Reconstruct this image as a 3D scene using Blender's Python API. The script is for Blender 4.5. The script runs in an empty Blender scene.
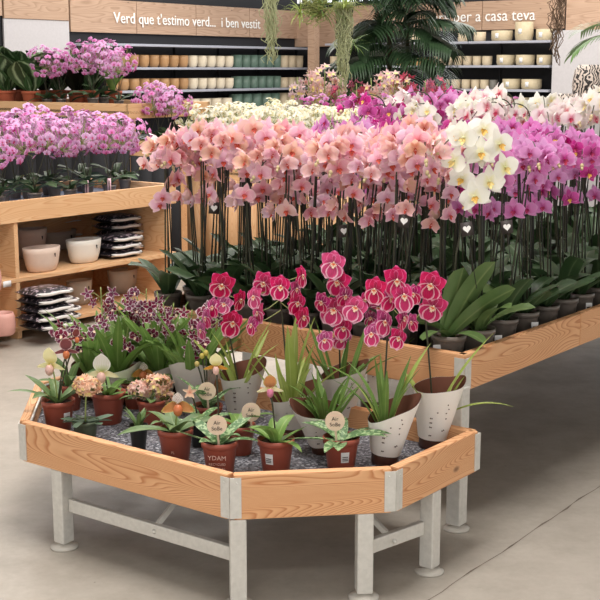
import bpy, bmesh, math, random
from math import sin, cos, pi, radians
from mathutils import Vector, Matrix, Euler
rnd = random.Random(7)
COL = bpy.context.scene.collection
scene = bpy.context.scene

# ------------------------------------------------------------------ camera
FPX, CAMH = 1241.0, 1.6
TH = math.atan(231 / FPX)
cd = bpy.data.cameras.new('camera'); cam = bpy.data.objects.new('camera', cd); COL.objects.link(cam)
cd.sensor_width = 36; cd.lens = FPX / 600 * 36; cd.clip_end = 100
cam.location = (0, 0, CAMH); cam.rotation_euler = (pi / 2 - TH, 0, 0)
scene.camera = cam

def ray(px, py):
    a = (px - 300) / FPX; b = (300 - py) / FPX
    return Vector((a, cos(TH) + b * sin(TH), -sin(TH) + b * cos(TH)))
def at(px, py, z):
    d = ray(px, py); t = (z - CAMH) / d.z
    return Vector((d.x * t, d.y * t, z))
def W(px, py, Y):
    d = ray(px, py); t = Y / d.y
    return Vector((d.x * t, Y, CAMH + d.z * t))

UA = radians(-37.5)
U = Vector((cos(UA), sin(UA), 0)); V = Vector((-U.y, U.x, 0))
def hd(a): return Vector((cos(radians(a)), sin(radians(a)), 0))

# ------------------------------------------------------------------ materials
def s2l(c): return tuple(((x / 255) / 12.92 if x / 255 <= .04045 else ((x / 255 + .055) / 1.055) ** 2.4) for x in c) + (1,)
MATS = {}
class NT:
    def __init__(s, name):
        s.m = bpy.data.materials.new(name); s.m.use_nodes = True
        s.t = s.m.node_tree; s.n = s.t.nodes; s.l = s.t.links
        s.b = s.n['Principled BSDF']; s.out = s.n['Material Output']
    def node(s, ty, **kw):
        n = s.n.new(ty)
        for k, v in kw.items(): setattr(n, k, v)
        return n
    def link(s, a, b): s.l.new(a, b)
    def mix(s, f, a, b, mode='MIX'):
        n = s.n.new('ShaderNodeMix'); n.data_type = 'RGBA'; n.blend_type = mode
        for sock, v in ((n.inputs[0], f), (n.inputs[6], a), (n.inputs[7], b)):
            if hasattr(v, 'links'): s.l.new(v, sock)
            else: sock.default_value = v
        return n.outputs[2]
    def ramp(s, f, stops):
        n = s.n.new('ShaderNodeValToRGB'); e = n.color_ramp.elements
        e.remove(e[1]); e[0].position = stops[0][0]; e[0].color = stops[0][1]
        for p, c in stops[1:]: el = e.new(p); el.color = c
        s.l.new(f, n.inputs[0]); return n.outputs[0]
    def math(s, op, a, b=0.0):
        n = s.n.new('ShaderNodeMath'); n.operation = op
        for sock, v in ((n.inputs[0], a), (n.inputs[1], b)):
            if hasattr(v, 'links'): s.l.new(v, sock)
            else: sock.default_value = v
        return n.outputs[0]
    def noise(s, scale, vec=None, detail=4, rough=.5):
        n = s.n.new('ShaderNodeTexNoise'); n.inputs['Scale'].default_value = scale
        n.inputs['Detail'].default_value = detail; n.inputs['Roughness'].default_value = rough
        if vec is not None: s.l.new(vec, n.inputs['Vector'])
        return n.outputs[0]
    def objco(s, sc=(1, 1, 1), rnd_off=False):
        tc = s.n.new('ShaderNodeTexCoord'); mp = s.n.new('ShaderNodeMapping'); mp.inputs['Scale'].default_value = sc
        s.l.new(tc.outputs['Object'], mp.inputs[0])
        if rnd_off:
            oi = s.n.new('ShaderNodeObjectInfo'); k = s.math('MULTIPLY', oi.outputs['Random'], 37.0)
            s.l.new(k, mp.inputs['Location'])
        return mp.outputs[0]
    def bump(s, h, st=.3, d=.002):
        n = s.n.new('ShaderNodeBump'); n.inputs['Strength'].default_value = st; n.inputs['Distance'].default_value = d
        s.l.new(h, n.inputs['Height']); s.l.new(n.outputs[0], s.b.inputs['Normal'])
    def col(s, c):
        if hasattr(c, 'links'): s.l.new(c, s.b.inputs['Base Color'])
        else: s.b.inputs['Base Color'].default_value = c
    def transl(s, c, f=.3):
        tr = s.n.new('ShaderNodeBsdfTranslucent'); mx = s.n.new('ShaderNodeMixShader'); mx.inputs[0].default_value = f
        if hasattr(c, 'links'): s.l.new(c, tr.inputs[0])
        else: tr.inputs[0].default_value = c
        s.l.new(s.b.outputs[0], mx.inputs[1]); s.l.new(tr.outputs[0], mx.inputs[2]); s.l.new(mx.outputs[0], s.out.inputs[0])

def plain(name, rgb, rough=.6, metal=0, var=.06, scale=30, bump=0, spec=.5):
    if name in MATS: return MATS[name]
    m = NT(name); c = s2l(rgb); d = tuple(x * (1 - var * 2) for x in c[:3]) + (1,)
    co = m.objco(rnd_off=True); n = m.noise(scale, co)
    m.col(m.mix(n, d, tuple(min(1, x * (1 + var)) for x in c[:3]) + (1,)))
    m.b.inputs['Roughness'].default_value = rough; m.b.inputs['Metallic'].default_value = metal
    m.b.inputs['Specular IOR Level'].default_value = spec
    if bump: m.bump(n, bump)
    MATS[name] = m.m; return m.m

def wood(name, light, mid, dark, ringscale=9.0):
    m = NT(name)
    co = m.objco((1.1, 9, 9), True)
    n1 = m.noise(1.6, co, 5, .55)
    tc = m.node('ShaderNodeTexCoord')
    # cathedral grain: distance field warped by low noise, banded
    sep = m.node('ShaderNodeSeparateXYZ'); m.link(co, sep.inputs[0])
    big = m.noise(.9, co, 1, .4)
    v = m.math('ADD', m.math('MULTIPLY', big, 9.0), m.math('MULTIPLY', sep.outputs[2], .8))
    saw = m.math('FRACT', m.math('MULTIPLY', v, ringscale / 4))
    line = m.ramp(saw, [(0, (0, 0, 0, 1)), (.55, (.25, .25, .25, 1)), (.86, (1, 1, 1, 1)), (1, (0, 0, 0, 1))])
    base = m.mix(n1, s2l(light), s2l(mid))
    fine = m.noise(16, m.objco((1, 22, 22), True), 3)
    c2 = m.mix(m.math('MULTIPLY', line, .85), base, s2l(dark))
    c3 = m.mix(m.math('MULTIPLY', fine, .22), c2, s2l(dark))
    vo = m.node('ShaderNodeTexVoronoi'); vo.inputs['Scale'].default_value = 2.3
    kc = m.objco((1.3, 2.6, 2.6), True); m.link(kc, vo.inputs['Vector'])
    knot = m.ramp(vo.outputs['Distance'], [(0, (1, 1, 1, 1)), (.035, (1, 1, 1, 1)), (.075, (0, 0, 0, 1))])
    c4 = m.mix(m.math('MULTIPLY', knot, .75), c3, s2l(tuple(x * .55 for x in dark)))
    m.col(c4); m.b.inputs['Roughness'].default_value = .62; m.bump(fine, .12, .001)
    return m.m
M_LARCH = wood('larch_boards', (240, 194, 148), (226, 170, 120), (186, 112, 62), 26)
M_PINE = wood('pine_boards', (238, 200, 156), (226, 180, 132), (212, 156, 108), 16)
M_OAKPANEL = wood('pale_oak_panel', (196, 166, 142), (184, 152, 128), (160, 128, 104), 5)

def metal():
    m = NT('galvanised_steel'); n = m.noise(60, m.objco((1, 1, 1), True)); vo = m.node('ShaderNodeTexVoronoi'); vo.inputs['Scale'].default_value = 70
    m.link(m.objco((1, 1, 1), True), vo.inputs['Vector'])
    m.col(m.mix(n, s2l((196, 193, 186)), s2l((228, 225, 218))))
    m.b.inputs['Metallic'].default_value = .3; m.b.inputs['Roughness'].default_value = .5
    return m.m
M_METAL = metal()
M_FOOT = plain('cast_foot', (196, 190, 180), .5)

def floor_mat():
    m = NT('polished_concrete'); co = m.objco()
    a = m.noise(.7, co, 6, .6); b = m.noise(5, co, 6, .65); c = m.noise(40, co, 3, .6)
    base = m.mix(m.ramp(a, [(.3, (0, 0, 0, 1)), (.7, (1, 1, 1, 1))]), s2l((166, 159, 149)), s2l((192, 184, 173)))
    base = m.mix(m.math('MULTIPLY', m.ramp(b, [(.4, (0, 0, 0, 1)), (.75, (1, 1, 1, 1))]), .5), base, s2l((140, 130, 118)))
    base = m.mix(m.math('MULTIPLY', c, .25), base, s2l((150, 138, 124)))
    # scuffs : thin stretched streaks
    st = m.noise(5, m.objco((1.5, 9, 1)), 5, .7)
    sc = m.ramp(st, [(.66, (0, 0, 0, 1)), (.70, (1, 1, 1, 1)), (.72, (0, 0, 0, 1))])
    base = m.mix(m.math('MULTIPLY', sc, .45), base, s2l((120, 110, 98)))
    sp = m.noise(22, co, 2, .5); spk = m.ramp(sp, [(.76, (0, 0, 0, 1)), (.79, (1, 1, 1, 1))])
    base = m.mix(m.math('MULTIPLY', spk, .6), base, s2l((84, 76, 68)))
    m.col(base); m.bump(b, .08, .002)
    m.link(m.ramp(b, [(.3, (.32, .32, .32, 1)), (.8, (.6, .6, .6, 1))]), m.b.inputs['Roughness'])
    return m.m
def gravel_mat():
    m = NT('grey_capillary_mat'); co = m.objco()
    vo = m.node('ShaderNodeTexVoronoi'); vo.inputs['Scale'].default_value = 130; m.link(co, vo.inputs['Vector'])
    n = m.noise(90, co, 4, .7); big = m.noise(9, co, 4)
    bw = m.node('ShaderNodeRGBToBW'); m.link(vo.outputs['Color'], bw.inputs[0])
    c = m.ramp(m.math('MULTIPLY', m.math('ADD', bw.outputs[0], n), .5), [(.28, s2l((40, 40, 46))), (.48, s2l((88, 87, 95))), (.62, s2l((134, 134, 142))), (.8, s2l((220, 218, 222)))])
    c = m.mix(m.math('MULTIPLY', m.ramp(big, [(.4, (0, 0, 0, 1)), (.7, (1, 1, 1, 1))]), .5), c, s2l((84, 74, 72)))
    m.col(c); m.b.inputs['Roughness'].default_value = .8; m.bump(n, .7, .006)
    return m.m
M_FLOOR = floor_mat(); M_MAT = gravel_mat()
M_DARKTRAY = plain('black_tray_plastic', (40, 42, 46), .55)
M_BLUETRAY = plain('blue_grey_tray', (120, 136, 170), .5)
M_BLACKWALL = plain('charcoal_wall_panel', (38, 38, 42), .8)
M_GREYWALL = plain('pale_grey_wall', (196, 192, 194), .8)
M_SHELFMETAL = plain('silver_shelf_edge', (176, 178, 190), .5, .2)
M_CEIL = plain('grey_ceiling', (176, 174, 170), .9)
M_WHITE = plain('white_lettering', (250, 248, 244), .6, var=.01)
M_LABEL = plain('white_label', (236, 236, 236), .6, var=.02)
M_INK = plain('black_ink', (40, 36, 36), .7)
M_PINKINK = plain('pale_print', (236, 196, 182), .7)
M_SOIL = plain('bark_chips', (78, 58, 44), .9, var=.45, scale=160, bump=.9)
M_TERRA = plain('terracotta_plastic', (154, 76, 58), .45, var=.05, scale=12)
M_TERRA2 = plain('old_terracotta', (178, 92, 62), .75, var=.12, scale=8)
M_POTGREY = plain('smoky_clear_plastic', (122, 112, 104), .3, var=.2, scale=40)
M_POTCLEAR = plain('green_clear_plastic', (100, 112, 88), .25, var=.3, scale=60)
M_POTBLACK = plain('black_plastic', (34, 36, 34), .4)
M_POTBROWN = plain('dark_brown_pot', (78, 44, 32), .35)
M_SLEEVE = plain('cream_paper_sleeve', (244, 238, 230), .7, var=.02, scale=8)
M_SLEEVEIN = plain('brown_paper_lining', (112, 66, 48), .8)
M_SLEEVEGREY = plain('grey_paper_sleeve', (222, 216, 208), .7, var=.03, scale=8)
M_TAGWOOD = plain('plywood_tag', (222, 198, 172), .7, var=.05, scale=14)
M_STAKE = plain('dark_cane', (38, 38, 32), .6, var=.2, scale=50)
M_SPIKE = plain('dark_flower_stem', (62, 62, 42), .55, var=.3, scale=60)
M_SPIKEL = plain('pale_green_stem', (150, 164, 96), .55, var=.15, scale=40)
M_BUD = plain('orchid_bud', (214, 196, 150), .5, var=.15, scale=60)

def leafmat(name, a, b, mid, rough=.38, mott=None, tr=.12):
    m = NT(name)
    uv = m.node('ShaderNodeUVMap'); sp = m.node('ShaderNodeSeparateXYZ'); m.link(uv.outputs[0], sp.inputs[0])
    d = m.math('ABSOLUTE', m.math('SUBTRACT', sp.outputs[1], .5))
    n = m.noise(14, m.objco((1, 1, 1), True), 3)
    c = m.mix(n, s2l(a), s2l(b))
    rib = m.ramp(d, [(0, (1, 1, 1, 1)), (.05, (.2, .2, .2, 1)), (.1, (0, 0, 0, 1))])
    c = m.mix(m.math('MULTIPLY', rib, .6), c, s2l(mid))
    if mott:
        mn = m.noise(mott[1], m.objco((1, 1, 1), True), 2)
        c = m.mix(m.ramp(mn, [(.5, (0, 0, 0, 1)), (.58, (1, 1, 1, 1))]), c, s2l(mott[0]))
    m.col(c); m.b.inputs['Roughness'].default_value = rough; m.b.inputs['Specular IOR Level'].default_value = .3; m.transl(c, tr)
    return m.m
M_LEAFPHAL = leafmat('dark_orchid_leaf', (46, 70, 42), (72, 96, 62), (116, 136, 98))
M_LEAFPHAL2 = leafmat('mid_orchid_leaf', (78, 104, 58), (108, 132, 80), (150, 165, 110))
M_LEAFGREY = leafmat('grey_green_leaf', (84, 106, 88), (112, 130, 104), (140, 155, 128), .5)
M_LEAFLIME = leafmat('lime_strap_leaf', (138, 158, 72), (176, 190, 106), (200, 208, 140), tr=.25)
M_LEAFSTRAP = leafmat('green_strap_leaf', (78, 110, 52), (122, 150, 76), (160, 176, 110), tr=.2)
M_LEAFMOTT = leafmat('mottled_slipper_leaf', (70, 104, 62), (104, 138, 88), (84, 112, 70), .4, ((164, 188, 138), 90))
M_LEAFBRIGHT = leafmat('bright_broad_leaf', (92, 130, 62), (140, 170, 92), (176, 196, 124), tr=.2)
M_PALM = leafmat('dark_palm_leaf', (28, 48, 30), (62, 86, 56), (90, 112, 84), .35)
M_PALM2 = leafmat('palm_frond_leaf', (70, 110, 52), (120, 150, 90), (150, 176, 110), .35)

def calathea():
    m = NT('striped_calathea_leaf')
    uv = m.node('ShaderNodeUVMap'); sp = m.node('ShaderNodeSeparateXYZ'); m.link(uv.outputs[0], sp.inputs[0])
    d = m.math('MULTIPLY', m.math('ABSOLUTE', m.math('SUBTRACT', sp.outputs[1], .5)), 2)
    n = m.noise(14, m.objco((1, 1, 1), True), 3)
    dd = m.math('ADD', d, m.math('MULTIPLY', m.math('SUBTRACT', n, .5), .25))
    c = m.ramp(dd, [(0, s2l((170, 194, 150))), (.08, s2l((44, 66, 38))), (.42, s2l((50, 76, 44))), (.55, s2l((176, 200, 158))), (.70, s2l((54, 84, 50))), (1, s2l((70, 104, 60)))])
    m.col(c); m.b.inputs['Roughness'].default_value = .35
    return m.m
M_CALA = calathea()
M_CALADARK = leafmat('dark_burgundy_leaf', (38, 30, 30), (52, 60, 42), (70, 84, 60))

def petal(name, inner, body, edge, e0=.8, e1=.95, vein=None, var=.1, hue=.02, blotch=None):
    """radial colour of the petal itself: throat, body, rim"""
    m = NT(name)
    uv = m.node('ShaderNodeUVMap'); sp = m.node('ShaderNodeSeparateXYZ'); m.link(uv.outputs[0], sp.inputs[0])
    u = sp.outputs[0]; d = m.math('MULTIPLY', m.math('ABSOLUTE', m.math('SUBTRACT', sp.outputs[1], .5)), 2)
    e = m.math('MAXIMUM', d, u)
    c = m.ramp(u, [(0, s2l(inner)), (.4, s2l(body))])
    if vein:
        w = m.math('SINE', m.math('MULTIPLY', sp.outputs[1], 62.0))
        vn = m.math('MULTIPLY', m.ramp(w, [(.55, (0, 0, 0, 1)), (1, (1, 1, 1, 1))]), m.math('MULTIPLY', m.math('SUBTRACT', 1.0, u), .75))
        c = m.mix(vn, c, s2l(vein))
    if blotch:
        n = m.noise(blotch[1], m.objco((1, 1, 1), True), 2)
        c = m.mix(m.ramp(n, [(.52, (0, 0, 0, 1)), (.6, (1, 1, 1, 1))]), c, s2l(blotch[0]))
    c = m.mix(m.ramp(e, [(e0, (0, 0, 0, 1)), (e1, (1, 1, 1, 1))]), c, s2l(edge))
    oi = m.node('ShaderNodeObjectInfo')
    hs = m.node('ShaderNodeHueSaturation')
    m.link(m.math('ADD', .5 - hue, m.math('MULTIPLY', oi.outputs['Random'], 2 * hue)), hs.inputs['Hue'])
    m.link(m.math('ADD', 1 - var, m.math('MULTIPLY', oi.outputs['Random'], 2 * var)), hs.inputs['Saturation'])
    m.link(c, hs.inputs['Color']); c = hs.outputs[0]
    m.col(c); m.b.inputs['Roughness'].default_value = .55; m.transl(c, .3)
    return m.m
P = {
 'pink': petal('pink_peach_petal', (232, 150, 172), (244, 198, 216), (250, 220, 222), .7, 1, (222, 134, 172), .25, .03),
 'peach': petal('peach_petal', (238, 166, 150), (250, 212, 202), (250, 206, 216), .75, 1, (232, 166, 160), .25, .03),
 'lilac': petal('lilac_petal', (206, 90, 164), (232, 160, 216), (240, 186, 228), .8, 1, (200, 96, 178), .2, .015),
 'magenta': petal('magenta_petal', (170, 34, 110), (206, 76, 160), (230, 140, 200), .8, 1, (140, 20, 90), .15, .02),
 'white': petal('white_petal', (240, 236, 190), (248, 246, 236), (250, 248, 242), .8, 1, None, .2, .01),
 'cream': petal('cream_petal', (240, 224, 160), (248, 244, 226), (250, 247, 234), .8, 1, None, .3, .02),
 'whitered': petal('white_petal_with_red_eye', (226, 120, 150), (248, 238, 236), (250, 244, 232), .8, 1, None, .2, .02),
 'smallpink': petal('small_lilac_petal', (196, 84, 160), (224, 156, 212), (246, 214, 240), .65, 1, None, .25, .015),
 'milt': petal('crimson_petal', (150, 8, 60), (216, 22, 104), (238, 120, 176), .84, .97, None, .1, .01),
 'miltlip': petal('crimson_lip_petal', (176, 10, 70), (220, 26, 110), (254, 206, 226), .78, .93, (150, 4, 60), .1, .01),
 'miltback': petal('plum_petal', (130, 30, 80), (196, 60, 130), (240, 170, 206), .84, .95, None, .1, .01),
 'dark': petal('burgundy_petal', (90, 14, 50), (128, 30, 72), (236, 214, 220), .74, .86, None, .15, .02),
 'cymb': petal('pale_pink_cymbidium_petal', (220, 150, 160), (238, 204, 204), (246, 224, 220), .8, 1, (216, 140, 150), .2, .02),
 'cymbdark': petal('dusky_rose_petal', (130, 40, 70), (176, 84, 112), (206, 140, 156), .8, 1, None, .2, .02),
 'coral': petal('peach_cluster_petal', (230, 150, 130), (248, 208, 186), (252, 226, 206), .75, 1, None, .2, .015),
 'slipwhite': petal('white_dorsal_sepal', (150, 170, 60), (246, 240, 232), (250, 246, 240), .85, 1, (190, 196, 120), .1, .01),
 'sliporange': petal('orange_slipper_petal', (150, 96, 40), (206, 140, 70), (190, 190, 110), .8, 1, (120, 60, 30), .1, .01),
 'slipyellow': petal('cream_yellow_slipper_petal', (214, 196, 110), (236, 228, 180), (244, 236, 200), .85, 1, None, .1, .01),
 'slipbrown': petal('spotted_brown_petal', (104, 50, 50), (130, 66, 66), (226, 190, 190), .8, .92, None, .1, .01),
 'spotted': petal('white_brown_spotted_petal', (240, 232, 220), (244, 236, 228), (248, 244, 238), .9, 1, None, .1, .01, ((110, 50, 60), 320)),
}
LIP = {
 'pink': plain('orange_red_lip', (206, 78, 56), .5, var=.2, scale=300),
 'yellow': plain('yellow_lip', (238, 190, 90), .5, var=.15, scale=300),
 'magenta': plain('crimson_lip', (176, 24, 90), .5, var=.2, scale=300),
 'red': plain('red_lip', (190, 40, 80), .5, var=.2, scale=300),
 'cream': plain('pale_yellow_lip', (240, 216, 140), .5, var=.1, scale=300),
 'mask': plain('white_orange_mask', (252, 214, 190), .5, var=.1, scale=300),
 'maskcore': plain('orange_mask_core', (236, 110, 60), .5, var=.1, scale=300),
 'pouchpink': plain('pink_pouch', (206, 120, 150), .4, var=.1, scale=60),
 'pouchpale': plain('pale_rose_pouch', (226, 182, 170), .4, var=.12, scale=60),
 'pouchorange': plain('rust_pouch', (206, 116, 70), .4, var=.15, scale=60),
}

# ------------------------------------------------------------------ mesh builder
class MB:
    def __init__(s): s.v = []; s.f = []; s.uv = []; s.mi = []
    def add(s, vs, fs, mi=0, uvs=None, M=None):
        b = len(s.v)
        for i, v in enumerate(vs):
            s.v.append(M @ Vector(v) if M is not None else Vector(v)); s.uv.append(uvs[i] if uvs else (0, .5))
        for f in fs: s.f.append([b + i for i in f]); s.mi.append(mi)
    def box(s, x0, x1, y0, y1, z0, z1, mi=0, M=None):
        vs = [(x, y, z) for z in (z0, z1) for y in (y0, y1) for x in (x0, x1)]
        s.add(vs, [(0, 2, 3, 1), (4, 5, 7, 6), (0, 1, 5, 4), (2, 6, 7, 3), (0, 4, 6, 2), (1, 3, 7, 5)], mi, None, M)
    def tube(s, pts, r, n=6, mi=0, M=None, cap=True):
        pts = [Vector(p) for p in pts]; k = len(pts)
        rr = r if isinstance(r, (list, tuple)) else [r] * k
        vs = []; fs = []
        ref = None
        for i, p in enumerate(pts):
            d = (pts[min(i + 1, k - 1)] - pts[max(i - 1, 0)]); d = d.normalized() if d.length > 1e-9 else Vector((0, 0, 1))
            if ref is None:
                ref = Vector((1, 0, 0)) if abs(d.x) < .8 else Vector((0, 1, 0))
            a = (ref - d * ref.dot(d)); a = a.normalized() if a.length > 1e-6 else Vector((0, 1, 0)); ref = a; b = d.cross(a)
            for j in range(n):
                t = 2 * pi * j / n; vs.append(p + (a * cos(t) + b * sin(t)) * rr[i])
        for i in range(k - 1):
            for j in range(n):
                q = (j + 1) % n; fs.append((i * n + j, i * n + q, (i + 1) * n + q, (i + 1) * n + j))
        if cap: fs.append(tuple(range(n))[::-1]); fs.append(tuple((k - 1) * n + j for j in range(n)))
        s.add(vs, fs, mi, None, M)
    def lathe(s, prof, n=20, mi=0, M=None, sx=1, sy=1, capb=True):
        vs = []; fs = []
        for r, z in prof:
            for j in range(n):
                t = 2 * pi * j / n; vs.append((r * cos(t) * sx, r * sin(t) * sy, z))
        for i in range(len(prof) - 1):
            for j in range(n):
                q = (j + 1) % n; fs.append((i * n + j, i * n + q, (i + 1) * n + q, (i + 1) * n + j))
        if capb: fs.append(tuple(range(n))[::-1])
        s.add(vs, fs, mi, None, M)
    def disc(s, r, z, n=16, mi=0, M=None, sx=1, sy=1):
        s.add([(r * cos(2 * pi * j / n) * sx, r * sin(2 * pi * j / n) * sy, z) for j in range(n)], [tuple(range(n))], mi, None, M)
    def ball(s, c, r, mi=0, M=None, nu=6, nv=8, sc=(1, 1, 1)):
        vs = []; fs = []
        for i in range(nu + 1):
            a = pi * i / nu
            for j in range(nv):
                t = 2 * pi * j / nv
                vs.append((c[0] + r * sc[0] * sin(a) * cos(t), c[1] + r * sc[1] * sin(a) * sin(t), c[2] + r * sc[2] * cos(a)))
        for i in range(nu):
            for j in range(nv):
                q = (j + 1) % nv; fs.append((i * nv + j, (i + 1) * nv + j, (i + 1) * nv + q, i * nv + q))
        s.add(vs, fs, mi, None, M)
    def petal(s, ang, L, Wd, r0=0, z0=0, cup=0, fold=0, wave=0, mi=0, M=None, nu=5, nv=4, p=.55, tip=.25, tilt=0):
        """petal in the local XY plane, flower facing +Z"""
        vs = []; uvs = []; fs = []
        ca, sa = cos(ang), sin(ang)
        for i in range(nu + 1):
            t = i / nu
            w = Wd * .5 * (max(0, sin(pi * min(1, (t * (1 - tip * .4) + .0) ** p)))) ** .75
            if i == 0: w = Wd * .12
            if i == nu: w = Wd * .10
            for j in range(nv + 1):
                q = 2 * j / nv - 1
                x = r0 + L * t - abs(q) ** 2 * L * .05; y = w * q
                z = z0 + cup * t * t + fold * q * q * Wd + wave * sin(3 * q + 5 * t) * Wd + tilt * t
                vs.append((x * ca - y * sa, x * sa + y * ca, z)); uvs.append((t, .5 + q * .5))
        for i in range(nu):
            for j in range(nv):
                a = i * (nv + 1) + j; fs.append((a, a + nv + 1, a + nv + 2, a + 1))
        s.add(vs, fs, mi, uvs, M)
    def leaf(s, az, L, Wd, e0=1.0, e1=-.2, base=(0, 0, 0), fold=.25, mi=0, nu=8, nv=4, shape='phal', M=None, twist=0, tw0=0):
        vs = []; uvs = []; fs = []
        p = Vector(base); h = Vector((cos(az), sin(az), 0)); side = Vector((-sin(az), cos(az), 0))
        for i in range(nu + 1):
            t = i / nu; e = e0 + (e1 - e0) * t
            d = h * cos(e) + Vector((0, 0, sin(e))); nrm = h * (-sin(e)) + Vector((0, 0, cos(e)))
            if shape == 'phal': w = Wd * .5 * (.30 + .70 * sin(pi * min(1, .12 + t * .66))) * (1 if t < .8 else math.sqrt(max(0, 1 - ((t - .8) / .2) ** 2)) * .98 + .02)
            elif shape == 'strap': w = Wd * .5 * min(1, (.6 + 2 * t)) * (1 if t < .6 else max(.04, 1 - ((t - .6) / .4) ** 1.6))
            elif shape == 'oval': w = Wd * .5 * max(.05, sin(pi * min(.985, .03 + t * .96)) ** .7)
            else: w = Wd * .5 * max(.03, 1 - t)
            tw = tw0 + twist * t; sd = side * cos(tw) + nrm * sin(tw); nrm = nrm * cos(tw) - side * sin(tw)
            for j in range(nv + 1):
                q = 2 * j / nv - 1
                vs.append(p + sd * (w * q) + nrm * (abs(q) * w * fold)); uvs.append((t, .5 + q * .5))
            p = p + d * (L / nu)
        for i in range(nu):
            for j in range(nv):
                a = i * (nv + 1) + j; fs.append((a, a + nv + 1, a + nv + 2, a + 1))
        s.add(vs, fs, mi, uvs, M)
    def mesh(s, name, mats, smooth=True):
        me = bpy.data.meshes.new(name)
        me.from_pydata([tuple(v) for v in s.v], [], s.f)
        uvl = me.uv_layers.new(name='UVMap')
        for pl in me.polygons:
            for li in pl.loop_indices: uvl.data[li].uv = s.uv[me.loops[li].vertex_index]
        for m in (mats if isinstance(mats, (list, tuple)) else [mats]): me.materials.append(m)
        for pl, k in zip(me.polygons, s.mi): pl.material_index = k; pl.use_smooth = smooth
        me.update(); return me
    def build(s, name, mats, parent=None, loc=(0, 0, 0), rz=0, smooth=True):
        return obj(name, s.mesh(name, mats, smooth), parent, loc, rz)
def obj(name, me, parent=None, loc=(0, 0, 0), rz=0, M=None):
    o = bpy.data.objects.new(name, me); COL.objects.link(o)
    if parent: o.parent = parent
    if M is not None: o.matrix_local = M
    else: o.location = loc; o.rotation_euler = (0, 0, rz)
    return o
def tag(o, label=None, cat=None, group=None, kind=None):
    if label: o['label'] = label
    if cat: o['category'] = cat
    if group: o['group'] = group
    if kind: o['kind'] = kind
    return o
def thing(name, label, cat, loc=(0, 0, 0), rz=0, group=None):
    o = bpy.data.objects.new(name, None); COL.objects.link(o); o.location = loc; o.rotation_euler = (0, 0, rz)
    o.empty_display_size = .05
    return tag(o, label, cat, group)
KIDS = {}
def copy_tree(o, parent=None):
    c = o.copy(); COL.objects.link(c)
    if parent: c.parent = parent
    if o.name not in KIDS: KIDS[o.name] = list(o.children)
    for ch in KIDS[o.name]: copy_tree(ch, c)
    return c
def bevel(o, w=.003, seg=2):
    b = o.modifiers.new('bevel', 'BEVEL'); b.width = w; b.segments = seg; b.limit_method = 'ANGLE'
def face_M(pos, n, up=Vector((0, 0, 1)), s=1.0, roll=0):
    z = Vector(n).normalized(); y = (up - z * up.dot(z)); y = y.normalized() if y.length > 1e-4 else Vector((0, 1, 0)); x = y.cross(z)
    R = Matrix((x, y, z)).transposed().to_4x4()
    return Matrix.Translation(pos) @ R @ Matrix.Rotation(roll, 4, 'Z') @ Matrix.Scale(s, 4)
def board(name, a, b, z0, z1, th, mat, parent, bv=.004, side=1):
    """board standing on edge from a to b (2-D), local X along the grain; thickness on the left of a->b"""
    a = Vector((a[0], a[1], 0)); b = Vector((b[0], b[1], 0)); d = b - a; L = d.length; mid = (a + b) / 2
    mb = MB(); h = (z1 - z0) / 2; y0, y1 = (0, th) if side > 0 else (-th, 0)
    mb.box(-L / 2, L / 2, y0, y1, -h, h)
    o = mb.build(name, mat, parent, (mid.x, mid.y, (z0 + z1) / 2), math.atan2(d.y, d.x), smooth=False)
    if bv: bevel(o, bv)
    return o
def text_mesh(body, size, mat, name, parent, M, depth=.0005):
    cu = bpy.data.curves.new('lettering', 'FONT'); cu.body = body; cu.size = size; cu.align_x = 'CENTER'; cu.extrude = depth
    cu.resolution_u = 3
    t = bpy.data.objects.new('lettering', cu); COL.objects.link(t)
    me = bpy.data.meshes.new_from_object(t.evaluated_get(bpy.context.evaluated_depsgraph_get()))
    bpy.data.objects.remove(t); bpy.data.curves.remove(cu)
    me.materials.clear(); me.materials.append(mat)
    return obj(name, me, parent, M=M)
ORD = ['', 'first', 'second', 'third', 'fourth', 'fifth', 'sixth', 'seventh', 'eighth', 'ninth', 'tenth', 'eleventh', 'twelfth', 'thirteenth', 'fourteenth', 'fifteenth', 'sixteenth', 'seventeenth', 'eighteenth', 'nineteenth', 'twentieth']
WORLD, KEY, FRONT = 1.15, 150, 420
# ------------------------------------------------------------------ the hall
P0 = Vector((-.05, 22.2, 0))
mb = MB(); mb.box(-14, 16, -3, 27, -.1, 0); fl = mb.build('floor', M_FLOOR, smooth=False); tag(fl, kind='structure')
p = at(583, 497, 0) ; a = at(470, 572, 0)
d = (p - a).normalized(); n = Vector((-d.y, d.x, 0))
off = 0
q0 = a + n * off - d * 1.5; q1 = a + n * off + d * 9
mb = MB()
jr = random.Random(9); vs = []; NJ = 160; wv = 0
for k in range(NJ + 1):
    wv = wv * .8 + jr.uniform(-.004, .004); q = q0.lerp(q1, k / NJ) + n * wv; hw = .0012 + .0035 * jr.random() ** 3
    vs += [q + n * hw + Vector((0, 0, .0008)), q - n * hw + Vector((0, 0, .0008))]
mb.add(vs, [(2 * k, 2 * k + 1, 2 * k + 3, 2 * k + 2) for k in range(NJ)])
o = mb.build('trim_1', plain('floor_joint_filler', (122, 110, 98), .8, var=.3)); tag(o, 'saw-cut joint in the concrete floor', kind='structure')
mb = MB(); mb.box(-14, 16, -3, 27, 4.6, 4.7); tag(mb.build('ceiling', M_CEIL, smooth=False), kind='structure')
def wallbox(name, a, b, z0, z1, mat, th=.15):
    o = board(name, (a.x, a.y), (b.x, b.y), z0, z1, th, mat, None, 0); tag(o, kind='structure'); return o
wl = wallbox('wall_left', P0 - V * 16 , P0, 0, 4.6, M_BLACKWALL)
wr = wallbox('wall_right', P0, P0 + U * 16, 0, 2.72, M_BLACKWALL)
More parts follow.
